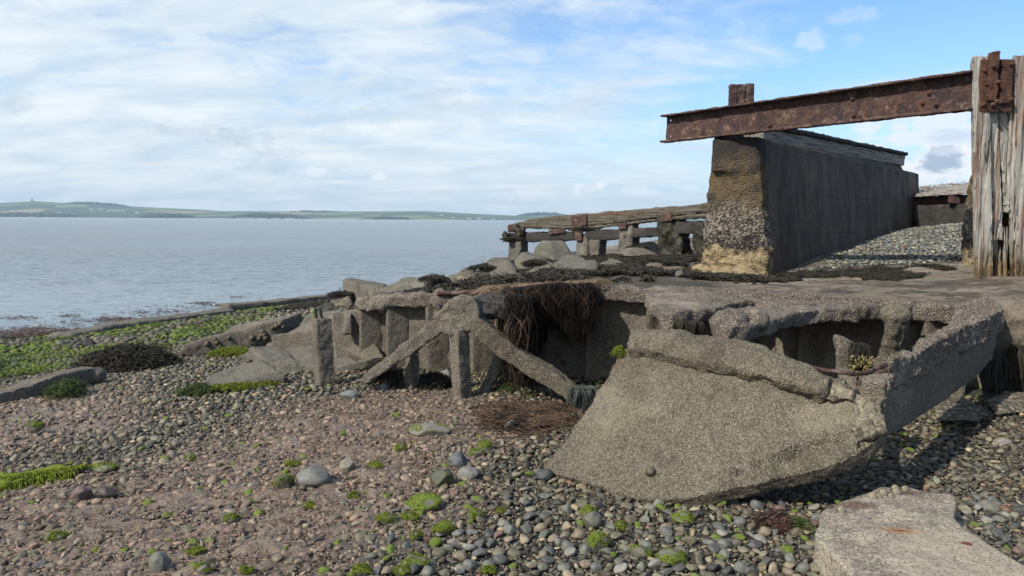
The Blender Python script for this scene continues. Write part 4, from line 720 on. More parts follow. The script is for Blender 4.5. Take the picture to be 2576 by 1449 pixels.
a, b = V(2493, 275, 9.0), V(2520, 128, 9.0); s = Sh(); s.hull([(x_, y_, z_) for x_ in (a[0], b[0]) for y_ in (9.02, 9.12) for z_ in (a[2]+.1, b[2])]); s.hull([(x_, y_, z_) for x_ in (V(2527, 0, 9.1)[0], V(2556, 0, 9.1)[0]) for y_ in (9.06, 9.12) for z_ in (P0[2]+.1, V(0, 135, 9.1)[2])]); link('strap', s.rough('strap', .012, ((.012, 6), (.006, 24))), M['rust_red'], PT)
for px, py, y_ in ((2475, 178, 9.1), (2500, 167, 9.02), (2543, 162, 9.06), (2509, 206, 9.02), (2482, 212, 9.1), (2474, 263, 9.1), (2508, 255, 9.02), (2543, 250, 9.06), (2498, 263, 9.02)): bolt(V(px, py, y_), (0, -1, 0), .03, PT)
bpy.context.view_layer.update()
# stub behind the beam
SB = thing('steel_stub', V(1865, 345, 12.55), 'short rusted upright of paired sections sticking up behind the beam over the pier', 'post')
for x0, x1, top in ((1834, 1852, 212), (1853, 1872, 211), (1875, 1894, 209)):
    a, b = V(x0, 340, 12.5), V(x1, 340, 12.5); s = Sh(); s.hull([(xx, yy, zz_) for xx in (a[0], b[0]) for yy in (12.5, 12.62) for zz_ in (2.9, V(x0, top, 12.5)[2])]); link('section', s.rough('section', .015, ((.012, 6), (.006, 24)), x0), M['rust'], SB)
# ------------------------------------------------------------------ jetty trestle
J0, J1 = V(1765, 560, 16.), V(1285, 560, 20.); JD = J1-J0; JD[2] = 0; JD /= np.linalg.norm(JD); JN = A((JD[1], -JD[0], 0)); JN = JN if JN[1] < 0 else -JN
def onj(px, py, o=0.): return VP(px, py, J0+JN*o, JN)
JT = thing('jetty_trestle', onj(1500, 650)*1., 'decayed timber jetty frame on weedy legs running out to the water left of the pier', 'jetty')
def jp(nm, L, th, mt, vox=.035, am=((.02, 4), (.01, 16)), o=0., grain=True):
    me = Sh().prism([onj(a, b, o) for a, b in L], -JN*th).rough(nm, vox, am, len(L)+int(L[0][0]))
    return alongU(me, nm, M[mt], JT, JD) if grain else link(nm, me, M[mt], JT)
jp('top_rail', [(1288, 572), (1292, 560), (1330, 551), (1440, 540), (1600, 526), (1800, 510), (1800, 532), (1650, 548), (1500, 566), (1420, 577), (1380, 575), (1300, 574)], .4, 'tl_rail')
jp('lower_rail', [(1425, 577), (1520, 565), (1650, 550), (1800, 534), (1800, 548), (1700, 552), (1600, 562), (1500, 574), (1440, 584), (1425, 582)], .3, 'tl_rail', o=.03)
jp('cross_beam', [(1270, 592), (1310, 584), (1440, 584), (1445, 604), (1330, 609), (1275, 608)], .3, 'conc_dark', grain=False); jp('cross_beam', [(1470, 580), (1600, 574), (1662, 570), (1662, 594), (1520, 604), (1470, 606)], .3, 'conc_dark', grain=False); jp('cross_beam', [(1700, 556), (1770, 558), (1770, 588), (1700, 588)], .3, 'conc_dark', grain=False)
for L in ([(1278, 608), (1310, 606), (1306, 640), (1308, 660), (1272, 660), (1280, 630)], [(1450, 590), (1478, 590), (1476, 665), (1447, 665)], [(1482, 604), (1508, 603), (1504, 665), (1480, 665)], [(1560, 560), (1590, 560), (1588, 620), (1592, 655), (1553, 655)]): jp('leg', L, .32, 'conc_grey', am=((.03, 5), (.012, 18)), grain=False)
for L, am in (([(1655, 545), (1705, 545), (1712, 600), (1716, 665), (1648, 665), (1656, 600)], ((.07, 4), (.03, 14))), ([(1742, 580), (1765, 580), (1768, 655), (1738, 655)], ((.05, 4), (.03, 14)))): jp('leg', L, .4, 'weed', am=am, grain=False)['label'] = 'leg thickly coated in dark seaweed'
for L in ([(1436, 543), (1474, 540), (1474, 566), (1462, 568), (1460, 580), (1438, 580)], [(1662, 536), (1688, 534), (1690, 556), (1662, 558)], [(1378, 578), (1420, 574), (1420, 586), (1382, 590)], [(1555, 562), (1575, 560), (1575, 578), (1556, 578)], [(1444, 576), (1465, 576), (1462, 606), (1446, 606)]): jp('bracket', L, .06, 'rust', .02, ((.01, 6), (.01, 20)), .06, False)
s = Sh(); s.ball(onj(1282, 597, .1), (.16, .14, .14)); s.ball(onj(1305, 582, .1), (.16, .12, .18)); link('weed_clump', s.rough('weed_clump', .03, ((.08, 5), (.05, 16))), M['weed'], JT)
link('end_block', Sh().prism([onj(a, b, .05) for a, b in ((1276, 566), (1292, 562), (1300, 568), (1298, 585), (1276, 585))], -JN*.3).rough('end_block', .03, ((.01, 6),)), M['rust'], JT)
# background structures beyond the post
s = Sh(); s.hull([V(a, b, c) for a, b, c in ((2418, 700, 11), (2470, 700, 10.6), (2430, 600, 11), (2440, 480, 11), (2452, 415, 11), (2500, 400, 10.8), (2500, 700, 10.4), (2500, 400, 11.6), (2440, 690, 12), (2422, 560, 11))]); o = link('broken_pillar', s.rough('broken_pillar', .025, ((.03, 3), (.03, 9))), M['pier']); tag(o, 'broken brown concrete pillar half hidden behind the timber post', 'pillar')
FD = thing('far_dock', V(2380, 560, 20), 'distant weathered timber deck on rusty girders and a concrete base, seen between pier and post', 'dock')
s = Sh(); s.hull([V(a, b, c) for a, b, c in ((2300, 492, 19.), (2520, 476, 17.2), (2300, 468, 22.), (2520, 446, 20), (2300, 496, 19), (2520, 484, 17.2))]); alongU(s.rough('deck', .04, ((.02, 4), (.01, 16))), 'deck', M['tl_cap'], FD, A((1, -.4, 0)))
s = Sh(); s.hull([V(a, b, c) for a, b, c in ((2300, 496, 19.3), (2520, 484, 17.5), (2300, 516, 19.3), (2520, 506, 17.5), (2300, 496, 19.7), (2520, 506, 17.9))]); link('girder', s.rough('girder', .03, ((.01, 6), (.01, 20))), M['rust_red'], FD)
s = Sh(); s.hull([V(a, b, c) for a, b, c in ((2300, 517, 19.1), (2520, 508, 17.3), (2300, 600, 19.), (2520, 600, 17.2), (2300, 517, 20.5), (2520, 508, 18.9), (2300, 600, 20.5), (2520, 600, 18.9))]); link('base', s.rough('base', .04, ((.03, 4), (.01, 16))), M['conc_dark'], FD)
link('bracket', Sh().box(V(2400, 502, 18.2), (.12, 0, 0), (0, .06, 0), (0, 0, .09)).rough('bracket', .02, ((.01, 9),)), M['rust'], FD)
bar_thing("bent_bar", [(1848, 697, 10.2), (1868, 702, 10.1), (1880, 715, 10.0)], .035)
for o in list(bpy.data.objects):
    if o.name == 'bent_bar': tag(o, 'thick bent rusty bar lying on the slipway edge in front of the pier', 'bar')
bb_ = bar_thing('bent_bar', [(1880, 716, 9.9), (1890, 706, 9.95), (1905, 702, 10.), (1930, 700, 10.)], .04); tag(bb_, 'short forked rusty bar beside the pier foot, right of the bent one', 'bar')
st_ = bar_thing('driftwood_stick', [(1925, 1400, 3.62), (1980, 1422, 3.55), (2040, 1450, 3.45)], .007, None, 'conc_grey'); tag(st_, 'thin pale driftwood stick among pebbles near the bottom edge', 'stick')
# ------------------------------------------------------------------ strands
def strands(nm, L, r, mt, parent=None, label=None, cat=None, kind=None, flat=1., grp=None):
    """L: array (n, k, 3) of polylines -> 3-sided tapering tubes"""
    L = A(L); n, k, _ = L.shape; d = np.gradient(L, axis=1); d /= np.linalg.norm(d, axis=2, keepdims=True)+1e-9
    rf = rng.normal(size=(n, 1, 3)); a = np.cross(d, rf); a /= np.linalg.norm(a, axis=2, keepdims=True)+1e-9; b = np.cross(d, a)
    rr = (np.broadcast_to(np.asarray(r).reshape(-1, 1) if np.ndim(r) else r, (n, 1))*np.linspace(1, .35, k)[None])[:, :, None]
    ring = np.stack([L+rr*(math.cos(q)*a+math.sin(q)*b*flat) for q in (0, 2.09, 4.19)], 2); v = ring.reshape(-1, 3)
    i = (np.arange(n)[:, None]*k*3+np.arange(k-1)[None]*3)[:, :, None]+np.arange(3)[None, None]; j = (np.arange(n)[:, None]*k*3+np.arange(k-1)[None]*3)[:, :, None]+((np.arange(3)+1) % 3)[None, None]
    f = np.stack([i, j, j+3, i+3], 3).reshape(-1, 4); o = link(nm, mkmesh(nm, v, f), M[mt], parent)
    return tag(o, label, cat, grp, kind)
def hang(n, x0, x1, ytop, ybot, dep, k=9, sway=.05, curl=0.):
    out = []
    for _ in range(n):
        px = random.uniform(x0, x1); t_ = ytop(px)+random.uniform(-6, 8); b_ = ybot(px)*1.; b_ = t_+(b_-t_)*random.uniform(.35, 1.0); d_ = dep+random.uniform(-.12, .1); dx = random.gauss(0, 15)
        s_ = random.uniform(0, 6); pts = []
        for i in range(k):
            u = i/(k-1); bow = -.10*math.sin(min(u*4, 1)*math.pi/2); pts.append(V(px+dx*u+curl*math.sin(s_+u*5)*8, t_+(b_-t_)*max(0, u-.08)/.92, d_+.25*(1-min(u*6, 1))+bow)+A((random.gauss(0, sway*.1), random.gauss(0, sway*.2), 0)))
        out.append(pts)
    return out
M['brown_film'] = simple('brown_weed_film', (.12, .08, .06), (.30, .215, .165), 6, .5, .003, .4)
SWd = thing('seaweed_curtain', VZ(1330, 990, 0), 'thick dark curtain of matted brown weed roots draped over the hull wall', 'seaweed')
yt = lambda x: np.interp(x, [1240, 1290, 1400, 1520], [742, 728, 716, 714]); yb = lambda x: np.interp(x, [1240, 1270, 1300, 1340, 1360, 1400, 1440, 1480, 1500], [770, 990, 1010, 990, 830, 830, 880, 850, 780])
s = Sh(); s.prism([V(a, b, 7.30) for a, b in ((1262, 745), (1300, 728), (1400, 720), (1490, 722), (1488, 780), (1480, 830), (1468, 858), (1452, 840), (1440, 862), (1420, 830), (1390, 820), (1360, 835), (1330, 900), (1322, 960), (1300, 985), (1285, 900), (1275, 800))], (0, .10, 0))
link('matted_core', s.rough('matted_core', .02, ((.05, 5), (.03, 14))), M['weed_dk'], SWd)
strands('dark_strands', hang(4200, 1262, 1490, yt, yb, 7.26), .0034, 'weed_dk', SWd); strands('brown_strands', hang(70, 1262, 1500, yt, lambda x: min(yb(x), 810), 7.22, curl=1.6), .0026, 'weed_br', SWd)
strands('trailing_strands', hang(34, 1285, 1325, lambda x: 780, lambda x: 1020, 6.72, curl=2.2), .0036, 'weed_br', SWd); strands('dark_strands', hang(240, 1282, 1332, lambda x: 745, lambda x: 1010, 6.82, curl=1.6), .0038, 'weed_dk', SWd); strands('dark_strands', hang(60, 1430, 1530, lambda x: 740, lambda x: 900, 7.3), .002, 'weed_dk', SWd)
L = []
for _ in range(850):  # pale fibres lying over the edge
    px = random.uniform(1205, 1500); y_ = yt(px)+random.uniform(-3, 16); c = onwall(px, y_, random.uniform(.0, .25)); c[2] = np.interp(px, [1200, 1500], [onwall(1205, 735)[2], onwall(1500, 718)[2]])+.02+random.uniform(0, .035); an = random.gauss(-.2, .5); l_ = random.uniform(.1, .28); dz = random.uniform(-.3, .02)
    L.append([c+A((math.cos(an)*l_*u, math.sin(an)*l_*u*.6, .03*math.sin(u*3)+dz*u*u*l_*2)) for u in np.linspace(-.5, .8, 6)])
strands('straw_fibres', L, .004, 'straw', SWd)
L = []
for _ in range(2100):
    px = random.gauss(1328, 42); py = random.gauss(1045, 15); c = VZ(px, py, .03+.05*random.random()*max(0, 1-abs(px-1320)/90)); an = random.uniform(-.9, .6); l_ = random.uniform(.08, .3); k_ = random.uniform(-1.5, 1.5)
    L.append([c+A((math.cos(an+k_*u)*l_*u, math.sin(an+k_*u)*l_*u*.7, .02*math.sin(u*3+l_*20))) for u in np.linspace(-.5, .5, 6)])
strands('seaweed_pile', L, .0045, 'weed_br', None, 'heap of tangled reddish-brown weed roots on the shingle beneath the curtain', 'seaweed')
def mop(nm, c, n, ln, mt, label, rad=.05, r=.004, down=1., parent=None, cat='seaweed', front=(0, -1, 0), bag=.5):
    L = []; c = A(c); fr = A(front)
    for _ in range(n):
        a = random.uniform(0, 2*math.pi); o_ = A((math.cos(a), math.sin(a)*.7, 0))*rad*random.random()**.5; dr = o_/rad*bag+fr*.5; l_ = ln*random.uniform(.5, 1.05); L.append([c+o_+dr*l_*.45*math.sin(u*1.6)+A((0, 0, -down*l_*u**1.6+.04*math.sin(u*3)))+A((.012*math.sin(u*9+a*7), 0, 0)) for u in np.linspace(0, 1, 8)])
    return strands(nm, L, r, mt, parent, label, cat)
mop('seaweed_clump', V(1465, 975, 6.45), 420, .24, 'weed_grey', 'small grey-green mop of seaweed at the foot of the right brace', .09)
mop('seaweed_clump', V(965, 905, 7.15), 360, .26, 'weed', 'black seaweed hanging over the left brace of the frame', .09, .006); mop('seaweed_clump', V(1000, 930, 7.1), 90, .2, 'weed', 'few black strands dangling below the left brace', .04, .006)
mop('hanging_kelp', V(2548, 880, 6.75), 500, .55, 'weed_grey', 'long grey kelp straps hanging in the dark hollow at the right edge', .2, .008); mop('hanging_kelp', V(2590, 870, 6.6), 300, .5, 'weed', 'dark kelp hanging below the pale stone ledge, behind the grey straps', .15, .008)
mop('seaweed_clump', V(1722, 812, 6.05), 260, .2, 'weed', 'dark seaweed hanging under the left deck tongue', .12, .006); mop('seaweed_clump', V(2430, 1262, 4.35), 160, .3, 'weed', 'black straps of weed behind the pale slab', .07, .005, .35, front=(.8, -.8, 0))
mop('seaweed_clump', V(948, 790, 8.55), 200, .38, 'weed', 'narrow strip of black seaweed hanging down the leftmost hull rib', .04, .007)
PW = thing('bladder_wrack', V(2155, 880, 4.85), 'clump of bladder wrack with olive pods hanging on the broken stanchion', 'seaweed'); PW.location = V(2155, 930, 4.85)
mop('straps', V(2158, 868, 4.86), 200, .19, 'weed', None, .03, .004, parent=PW, cat=None)
s = Sh()
for _ in range(150): px = random.uniform(2138, 2195); py = random.uniform(895, 935); s.ball(V(px, py+abs(px-2165)*.1, 4.78+random.uniform(-.03, .05)), (.008, .008, .013), 1, random.random())
link('pods', s.mesh('pods', True), M['pods'], PW)
def mound(nm, c, rx, ry, rz_, n, mt, label, r=.006, l_=.12, cat='seaweed', kind=None, core=True):
    root = thing(nm, c, label, cat)
    if rx > .25 and mt == 'weed': s = Sh(); s.ball(A(c)+A((0, 0, 0)), (rx*.85, ry*.85, rz_*.6)); link('mat', s.rough('mat', .025, ((.05, 5), (.02, 16))), M[mt], root)
    L = []
    for _ in range(n):
        a = random.uniform(0, 6.28); q = random.random()**.5*1.08; b_ = A((math.cos(a)*q*rx, math.sin(a)*q*ry, rz_*(.75+.35*random.random())*max(0, 1-q*q)**.8+.01)); w1_ = random.uniform(0, 6.28); d_ = A((math.cos(a)*.4+random.gauss(0, 1), math.sin(a)*.4+random.gauss(0, 1), random.gauss(0, .25)-.3*q)); d_ /= np.linalg.norm(d_); ll = l_*random.uniform(.5, 1.3)
        L.append([A(c)+b_+d_*ll*u+A((ll*.22*math.sin(u*5+w1_), ll*.22*math.cos(u*5+w1_*2), ll*.12*math.sin(u*7+w1_)-ll*.3*u*u*q)) for u in np.linspace(0, 1, 6)])
    strands('straps', L, r, mt, root); return root
mound('seaweed_mound', V(325, 915, 8.9), .55, .35, .2, 1500, 'weed', 'dark heap of black bladder wrack on the shingle behind the long beam', .008, .14)
mound('seaweed_mound', V(1085, 965, 7.2), .17, .15, .09, 500, 'weed', 'small dark purple-black seaweed heap behind the small post', .005, .1)
mound('seaweed_mound', VZ(1945, 1318, .02), .07, .08, .05, 260, 'red_weed', 'glossy red-brown seaweed tuft beside the pale slab', .004, .06)
mound('green_weed_tuft', VZ(2005, 1330, .0), .07, .06, .04, 300, 'weed_green', 'soft green weed tuft touching the left edge of the pale slab', .0035, .05)
mound('green_weed_tuft', VZ(1275, 985, .0), .1, .08, .06, 300, 'weed_green', 'green weed tuft under the trailing weed roots', .004, .07)
mound('green_weed_tuft', VZ(168, 985, -.06), .12, .14, .1, 500, 'weed_green', 'dark green weed draped over the middle of the long beam', .004, .1)
mound('green_weed_tuft', VZ(585, 888, -.1), .28, .14, .06, 900, 'moss', 'bright green weed patch in front of the limpet-dotted fragment', .005, .06)
mound('green_weed_tuft', VZ(495, 985, -.04), .14, .1, .06, 500, 'weed_green', 'green and brown weed tuft at the tip of the pointed plate', .005, .07)
for px, py in ((560, 978), (610, 972), (650, 965)): mound('green_weed_tuft', VZ(px, py, -.02), .2, .05, .03, 350, 'moss', 'bright green weed lying along the front edge of the pointed plate', .004, .04)['group'] = 'weed along the pointed plate'
mound('green_weed_tuft', onp(1556, 892, .01), .035, .03, .05, 160, 'moss', 'vivid green moss streak on the top left edge of the tilted hull panel', .003, .03)
L = []
for _ in range(2600):
    u = random.random(); c = V(-120+290*u, 1246-40*u, 4.4+.3*u); a_ = random.uniform(-.3, 2.9); n_ = A((.1, -math.cos(a_)*.11, math.sin(a_)*.085)); d_ = A((random.gauss(0, .4), -.5*math.cos(a_)-.3, .25*math.sin(a_))); l_ = random.uniform(.02, .05); L.append([c+n_, c+n_+d_*l_, c+n_+d_*l_*1.6+A((0, 0, -l_*.6))])
strands('weed_fringe', L, .0035, 'moss', mb)
# short fringe over the mossy beam
# ------------------------------------------------------------------ seaweed litter (uncountable)
def strewn(nm, n, region, zf, mt, r, l_, hgt=.03, cond=None, wav=.02):
    L = []; xs = [q[0] for q in region]; ys_ = [q[1] for q in region]
    X0 = rng.uniform(min(xs), max(xs), n*4); Y0 = rng.uniform(min(ys_), max(ys_), n*4); ok = pip(*jit(X0, Y0, .3), region)
    dn_ = f2(X0, Y0, 1.6, 3); ok &= dn_ > -.25
    if cond is not None: ok &= cond(X0, Y0)
    X0, Y0 = X0[ok][:n], Y0[ok][:n]; Z0 = zf(X0, Y0); m_ = len(X0); an = rng.uniform(0, 6.28, m_); k_ = rng.uniform(-2.5, 2.5, m_); ll = l_*rng.uniform(.4, 1.3, m_); hh_ = rng.uniform(0, hgt, m_)
    u = np.linspace(-.5, .5, 5)[None]; px = X0[:, None]+np.cos(an[:, None]+k_[:, None]*u)*u*ll[:, None]; py = Y0[:, None]+np.sin(an[:, None]+k_[:, None]*u)*u*ll[:, None]; pz = Z0[:, None]+hh_[:, None]+.012+wav*np.sin(u*6+an[:, None])
    return strands(nm, np.stack([px, py, pz], 2), r, mt, kind='stuff')
wa, wb = onwall(940, 740), onwall(2000, 745)
SWR = [tuple(q[:2]) for q in (wa+A((0, .2, 0)), onwall(1500, 715)+A((0, .05, 0)), onwall(1900, 745)+A((0, .4, 0)), V(1950, 700, 11), V(1760, 665, 14), V(1770, 640, 18), V(1280, 655, 19), V(1150, 690, 14), V(900, 745, 13.5))]
zsl = lambda x, y: zs(x, y)+.018*fbm(np.stack([x, y, x*0], 1), 5, 4)
strewn('seaweed_litter', 30000, SWR, zsl, 'weed', .012, .16, .06)
for a_, b_w, d_w, l_w, lab in ((1215, 672, 12.5, .3, 'dark seaweed draped over the left shoulder of the tilted square-ended block'), (1345, 660, 13.3, .28, 'dark seaweed on the front of the long slanting block'), (1385, 682, 11.6, .25, 'black seaweed over the right half of the low pale stone'), (1090, 700, 11.8, .3, 'black seaweed on top of the smooth rounded boulder'), (1290, 600, 18.5, .5, 'brown weed hanging from the sea end of the jetty'), (1468, 575, 17.2, .35, 'weed dangling from the jetty bracket'), (858, 738, 14.4, .35, 'weed trailing from the jagged rubble stone by the water'), (1600, 622, 17.2, .3, 'dark weed lying over the low slanting boulder')):
    mound('seaweed_clump', V(a_, b_w, d_w), .12+l_w*.2, .10, .02, 380, 'weed', lab, .010, .10)
strewn('seaweed_litter', 5000, [tuple(V(a, b, c)[:2]) for a, b, c in ((1700, 712, 9.5), (2030, 720, 9), (2300, 712, 9.2), (2420, 690, 10.), (2400, 660, 11), (1980, 668, 12), (1900, 690, 11))], zsl, 'weed', .008, .10, .015)
strewn('seaweed_litter', 2600, gp([(740, 775, -.7), (830, 760, -.7), (930, 770, -.4), (920, 785, -.3), (800, 790, -.5), (700, 790, -.6)]), zb, 'weed', .012, .16, .05)
strewn('seaweed_litter', 4200, gp([(-200, 905, -.6), (0, 860, -.74), (180, 850, -.74), (300, 826, -.74), (0, 846, -.75), (-200, 875, -.75)]), zb, 'red_weed', .009, .12, .04)
strewn('green_weed', 4500, GREEN, zb, 'moss', .007, .07, .02, cond=lambda x, y: f2(x, y, 2.4, 4) > .25); strewn('green_weed', 7000, GREEN, zb, 'weed_green', .008, .08, .02, cond=lambda x, y: f2(x, y, 1.7, 4) > -.1)
strewn('brown_weed_film', 5000, BROWN, zb, 'brown_film', .003, .07, .012, wav=.003)
# weed on the water
L = []; ctr = []
for cx, cy, sx_, sy_, n_ in ((90, 828, 60, 6, 500), (300, 803, 40, 4, 350), (260, 806, 60, 5, 300), (40, 800, 60, 5, 200), (390, 786, 70, 5, 220), (510, 763, 26, 3, 200), (550, 768, 30, 3, 200), (430, 775, 120, 8, 160), (230, 815, 140, 8, 200), (620, 770, 60, 5, 120), (600, 748, 40, 4, 60), (480, 800, 60, 6, 60), (20, 838, 70, 6, 600), (330, 795, 160, 14, 200), (170, 795, 20, 3, 120)):
    for _ in range(n_//2): c = VZ(random.gauss(cx, sx_*.6), random.gauss(cy, sy_*.6), ZW+.03); an = random.uniform(0, 6.28); l_ = random.uniform(.03, .14); L.append([c+A((math.cos(an+u)*l_*u*1.5, math.sin(an+u)*l_*u, .01)) for u in (-.5, 0, .5)])
strands('floating_seaweed', L, .008, 'red_weed', kind='stuff', flat=.5)
# ------------------------------------------------------------------ pebbles
def ico(sub):
    t0 = bmesh.new(); bmesh.ops.create_icosphere(t0, subdivisions=sub, radius=1); v = A([v.co for v in t0.verts]); f = np.array([[q.index for q in f.verts] for f in t0.faces]); t0.free(); return v, f
def stone_shapes(sub, n, ang=.5):
    v, f = ico(sub); out = []
    for i in range(n):
        e = random.uniform(.75, 1.15); q = np.sign(v)*np.abs(v)**e; q /= np.abs(q).max(0); w = q*(1+.16*fbm(v+i*5.1, .9, 2))[:, None]
        for _ in range(random.randint(4, 10)):   # flattened, chipped faces
            nn_ = rng.normal(size=3); nn_ /= np.linalg.norm(nn_); dd = w @ nn_; lim = random.uniform(.5, .85); w = w-np.outer(np.maximum(dd-lim, 0)*.9, nn_)
        out.append(w)
    return np.array(out), f
S3, F3 = stone_shapes(3, 24); S2, F2 = stone_shapes(2, 24); S1, F1 = stone_shapes(1, 12)
PAL = A([(.115, .115, .095), (.16, .16, .135), (.10, .105, .10), (.21, .205, .17), (.19, .17, .125), (.135, .125, .085), (.26, .22, .155), (.10, .095, .075), (.16, .10, .08), (.33, .30, .24), (.075, .075, .07), (.17, .18, .145)])
PW_ = A([16, 16, 14, 10, 12, 12, 5, 12, 3, 2.5, 10, 10]); PW_ /= PW_.sum()
def scatter(n0, x0, x1, y0, y1, smin, smax, dens, accept, pk=.72):
    """dart throwing, large stones first"""
    xs = rng.uniform(x0, x1, n0); ys_ = rng.uniform(y0, y1, n0); sz = smin*(smax/smin)**(rng.random(n0)**dens); ok = accept(xs, ys_); xs, ys_, sz = xs[ok], ys_[ok], sz[ok]; o = np.argsort(-sz); xs, ys_, sz = xs[o], ys_[o], sz[o]
    cell = smax*1.3; g = {}; keep = []
    for i in range(len(xs)):
        a, b, r = xs[i], ys_[i], sz[i]; ci, cj = int(a//cell), int(b//cell); good = True
        for di in (-1, 0, 1):
            for dj in (-1, 0, 1):
                for (u, v_, w_) in g.get((ci+di, cj+dj), ()):
                    if (a-u)**2+(b-v_)**2 < (pk*(r+w_))**2: good = False; break
                if not good: break
            if not good: break
        if good: g.setdefault((ci, cj), []).append((a, b, r)); keep.append(i)
    return xs[keep], ys_[keep], sz[keep]
def infr(x, y, mrg=1.5): return (np.abs(x) < y*.675+mrg)
hullpoly = [tuple(q[:2]) for q in (onwall(935, 900), onwall(2440, 900), A((4.1, 5.9, 0)))]
def acc(x, y):
    br_ = pip(*jit(x, y, .32), BROWN) | pip(*jit(x, y, .32), BROWN2); return infr(x, y) & ((y < wl(x)-.02) | (x < -1.7)) & (zb(x, y) > ZW-.08)
def poly_sheet(rs):  # everything already placed on the slab/plate that stones must avoid
    return rs
slabp = [tuple(VZ(a, b, .05)[:2]) for a, b in L_slab] if 'L_slab' in globals() else None
def stones_mesh(nm, X0, Y0, Z0, SZ, S_, F_, col, moss, tilt=.35, flat=(.28, .58), sink=.25, lie=None):
    n = len(X0); k = rng.integers(0, len(S_), n); asp = rng.uniform(.5, .9, n); fl = rng.uniform(*flat, n); v = S_[k]*np.stack([SZ, SZ*asp, SZ*fl], 1)[:, None]
    an = rng.uniform(0, 6.28, n); tx = rng.normal(0, tilt, n); ty = rng.normal(0, tilt, n); c, s_ = np.cos(tx)[:, None], np.sin(tx)[:, None]
    y_, z_ = v[..., 1]*c-v[..., 2]*s_, v[..., 1]*s_+v[..., 2]*c; c, s_ = np.cos(ty)[:, None], np.sin(ty)[:, None]; x_, z_ = v[..., 0]*c+z_*s_, -v[..., 0]*s_+z_*c
    c, s_ = np.cos(an)[:, None], np.sin(an)[:, None]; x2, y2 = x_*c-y_*s_, x_*s_+y_*c
    P = np.stack([x2+X0[:, None], y2+Y0[:, None], z_+(Z0+SZ*fl*(1-2*sink)*.8)[:, None]], 2); m_ = S_.shape[1]; f = (F_[None]+(np.arange(n)*m_)[:, None, None]).reshape(-1, 3)
    me = mkmesh(nm, P.reshape(-1, 3), f); attr(me, 'tone', np.repeat(col, m_, 0)); 
    mz = np.clip(z_/(SZ*fl)[:, None], -1, 1); attr(me, 'moss', (np.repeat(moss, m_).reshape(n, m_)*np.clip(mz*2+.7, 0, 1)).ravel(), 'FLOAT'); return me
m, t = mat('shingle_stone'); p = t.pos; col_ = t.n('Attribute', {'attribute_name': 'tone'}).outputs['Color']; mo = t.n('Attribute', {'attribute_name': 'moss'}).outputs['Fac']
a = t.noise(p, 40, 4, .65); b = t.noise(p, 130, 3, .7)
c = t.mix(.55, col_, t.mix(t.step(a, .3, .7), (.55, .55, .55), (1.35, 1.33, 1.28)), 'MULTIPLY'); c = t.mix(t.math('MULTIPLY', t.step(b, .66, .74), .4), c, (.33, .32, .28))
mk = t.step(t.math('ADD', mo, t.math('MULTIPLY', t.math('SUBTRACT', a, .5), 1.4)), .35, .62); c = t.mix(mk, c, t.mix(t.step(b, .35, .65), (.045, .075, .01), (.14, .18, .022)))
fin(t, c, t.math('ADD', .55, t.math('MULTIPLY', mk, .35)), t.math('ADD', a, t.math('MULTIPLY', b, .6)), .004, .4); M['stone'] = m
def tones(n, x, y, brn, grn):
    c = PAL[rng.choice(len(PAL), n, p=PW_)]*rng.uniform(.30, 1.2, (n, 1))*A([1.12, 1., .84]); k = (np.clip(brn*rng.uniform(.1, 1.25, n), 0, .92))[:, None]; c = c*(1-k*.9)+A((.205, .138, .100))*rng.uniform(.35, 1.55, (n, 1))*k*.9
    return c*(1-grn[:, None]*.35)
def field(nm, x, y, sz, S_, F_, far=False, zf=zb, sinkb=.3, big=None):
    b_, g_ = masks(x, y); z0 = zf(x, y)+b_*.008; n = len(x)
    nse = f2(x, y, .9, 3); ms = np.clip(g_*rng.uniform(.25, 1.1, n)*(.7+1.0*nse), 0, 1); rnd_ = rng.random(n); pm = np.where(b_ > .5, .035, .03+.03*(nse > .3)); ms = np.where((rnd_ < pm) & (sz > .018), rng.uniform(.5, 1.1, n), ms)
    return stones_mesh(nm, x, y, z0, sz, S_, F_, tones(n, x, y, b_, g_), ms, tilt=.3, sink=sinkb+b_*(-.05+.30*rng.random(len(b_)))), ms, b_
xn, yn_, sn = scatter(200000, -5.6, 5.6, 2.2, 6.2, .007, .042, 4.2, acc, .66)
# the big boulders are separate; near stones: the 300 that show largest become things
zq = zb(xn, yn_); px, py = proj(np.stack([xn, yn_, zq], 1)); vis = (px > 5) & (px < 2571) & (py > 0) & (py < 1446)
under = pip(px, py, [(2062, 1292), (2392, 1243), (2576, 1420), (2576, 1449), (2145, 1449), (2052, 1350)]) | pip(px, py, out)
score = np.where(vis & ~under, sn/yn_, 0); order = np.argsort(-score); pick = order[:300]; rest = np.setdiff1d(np.arange(len(xn)), pick)
b_, g_ = masks(xn, yn_)
me, _, _ = field('shingle', xn[rest], yn_[rest], sn[rest], S2, F2); tag(link('shingle', me, M['stone'], loc=(0, 0, 0)), kind='stuff')
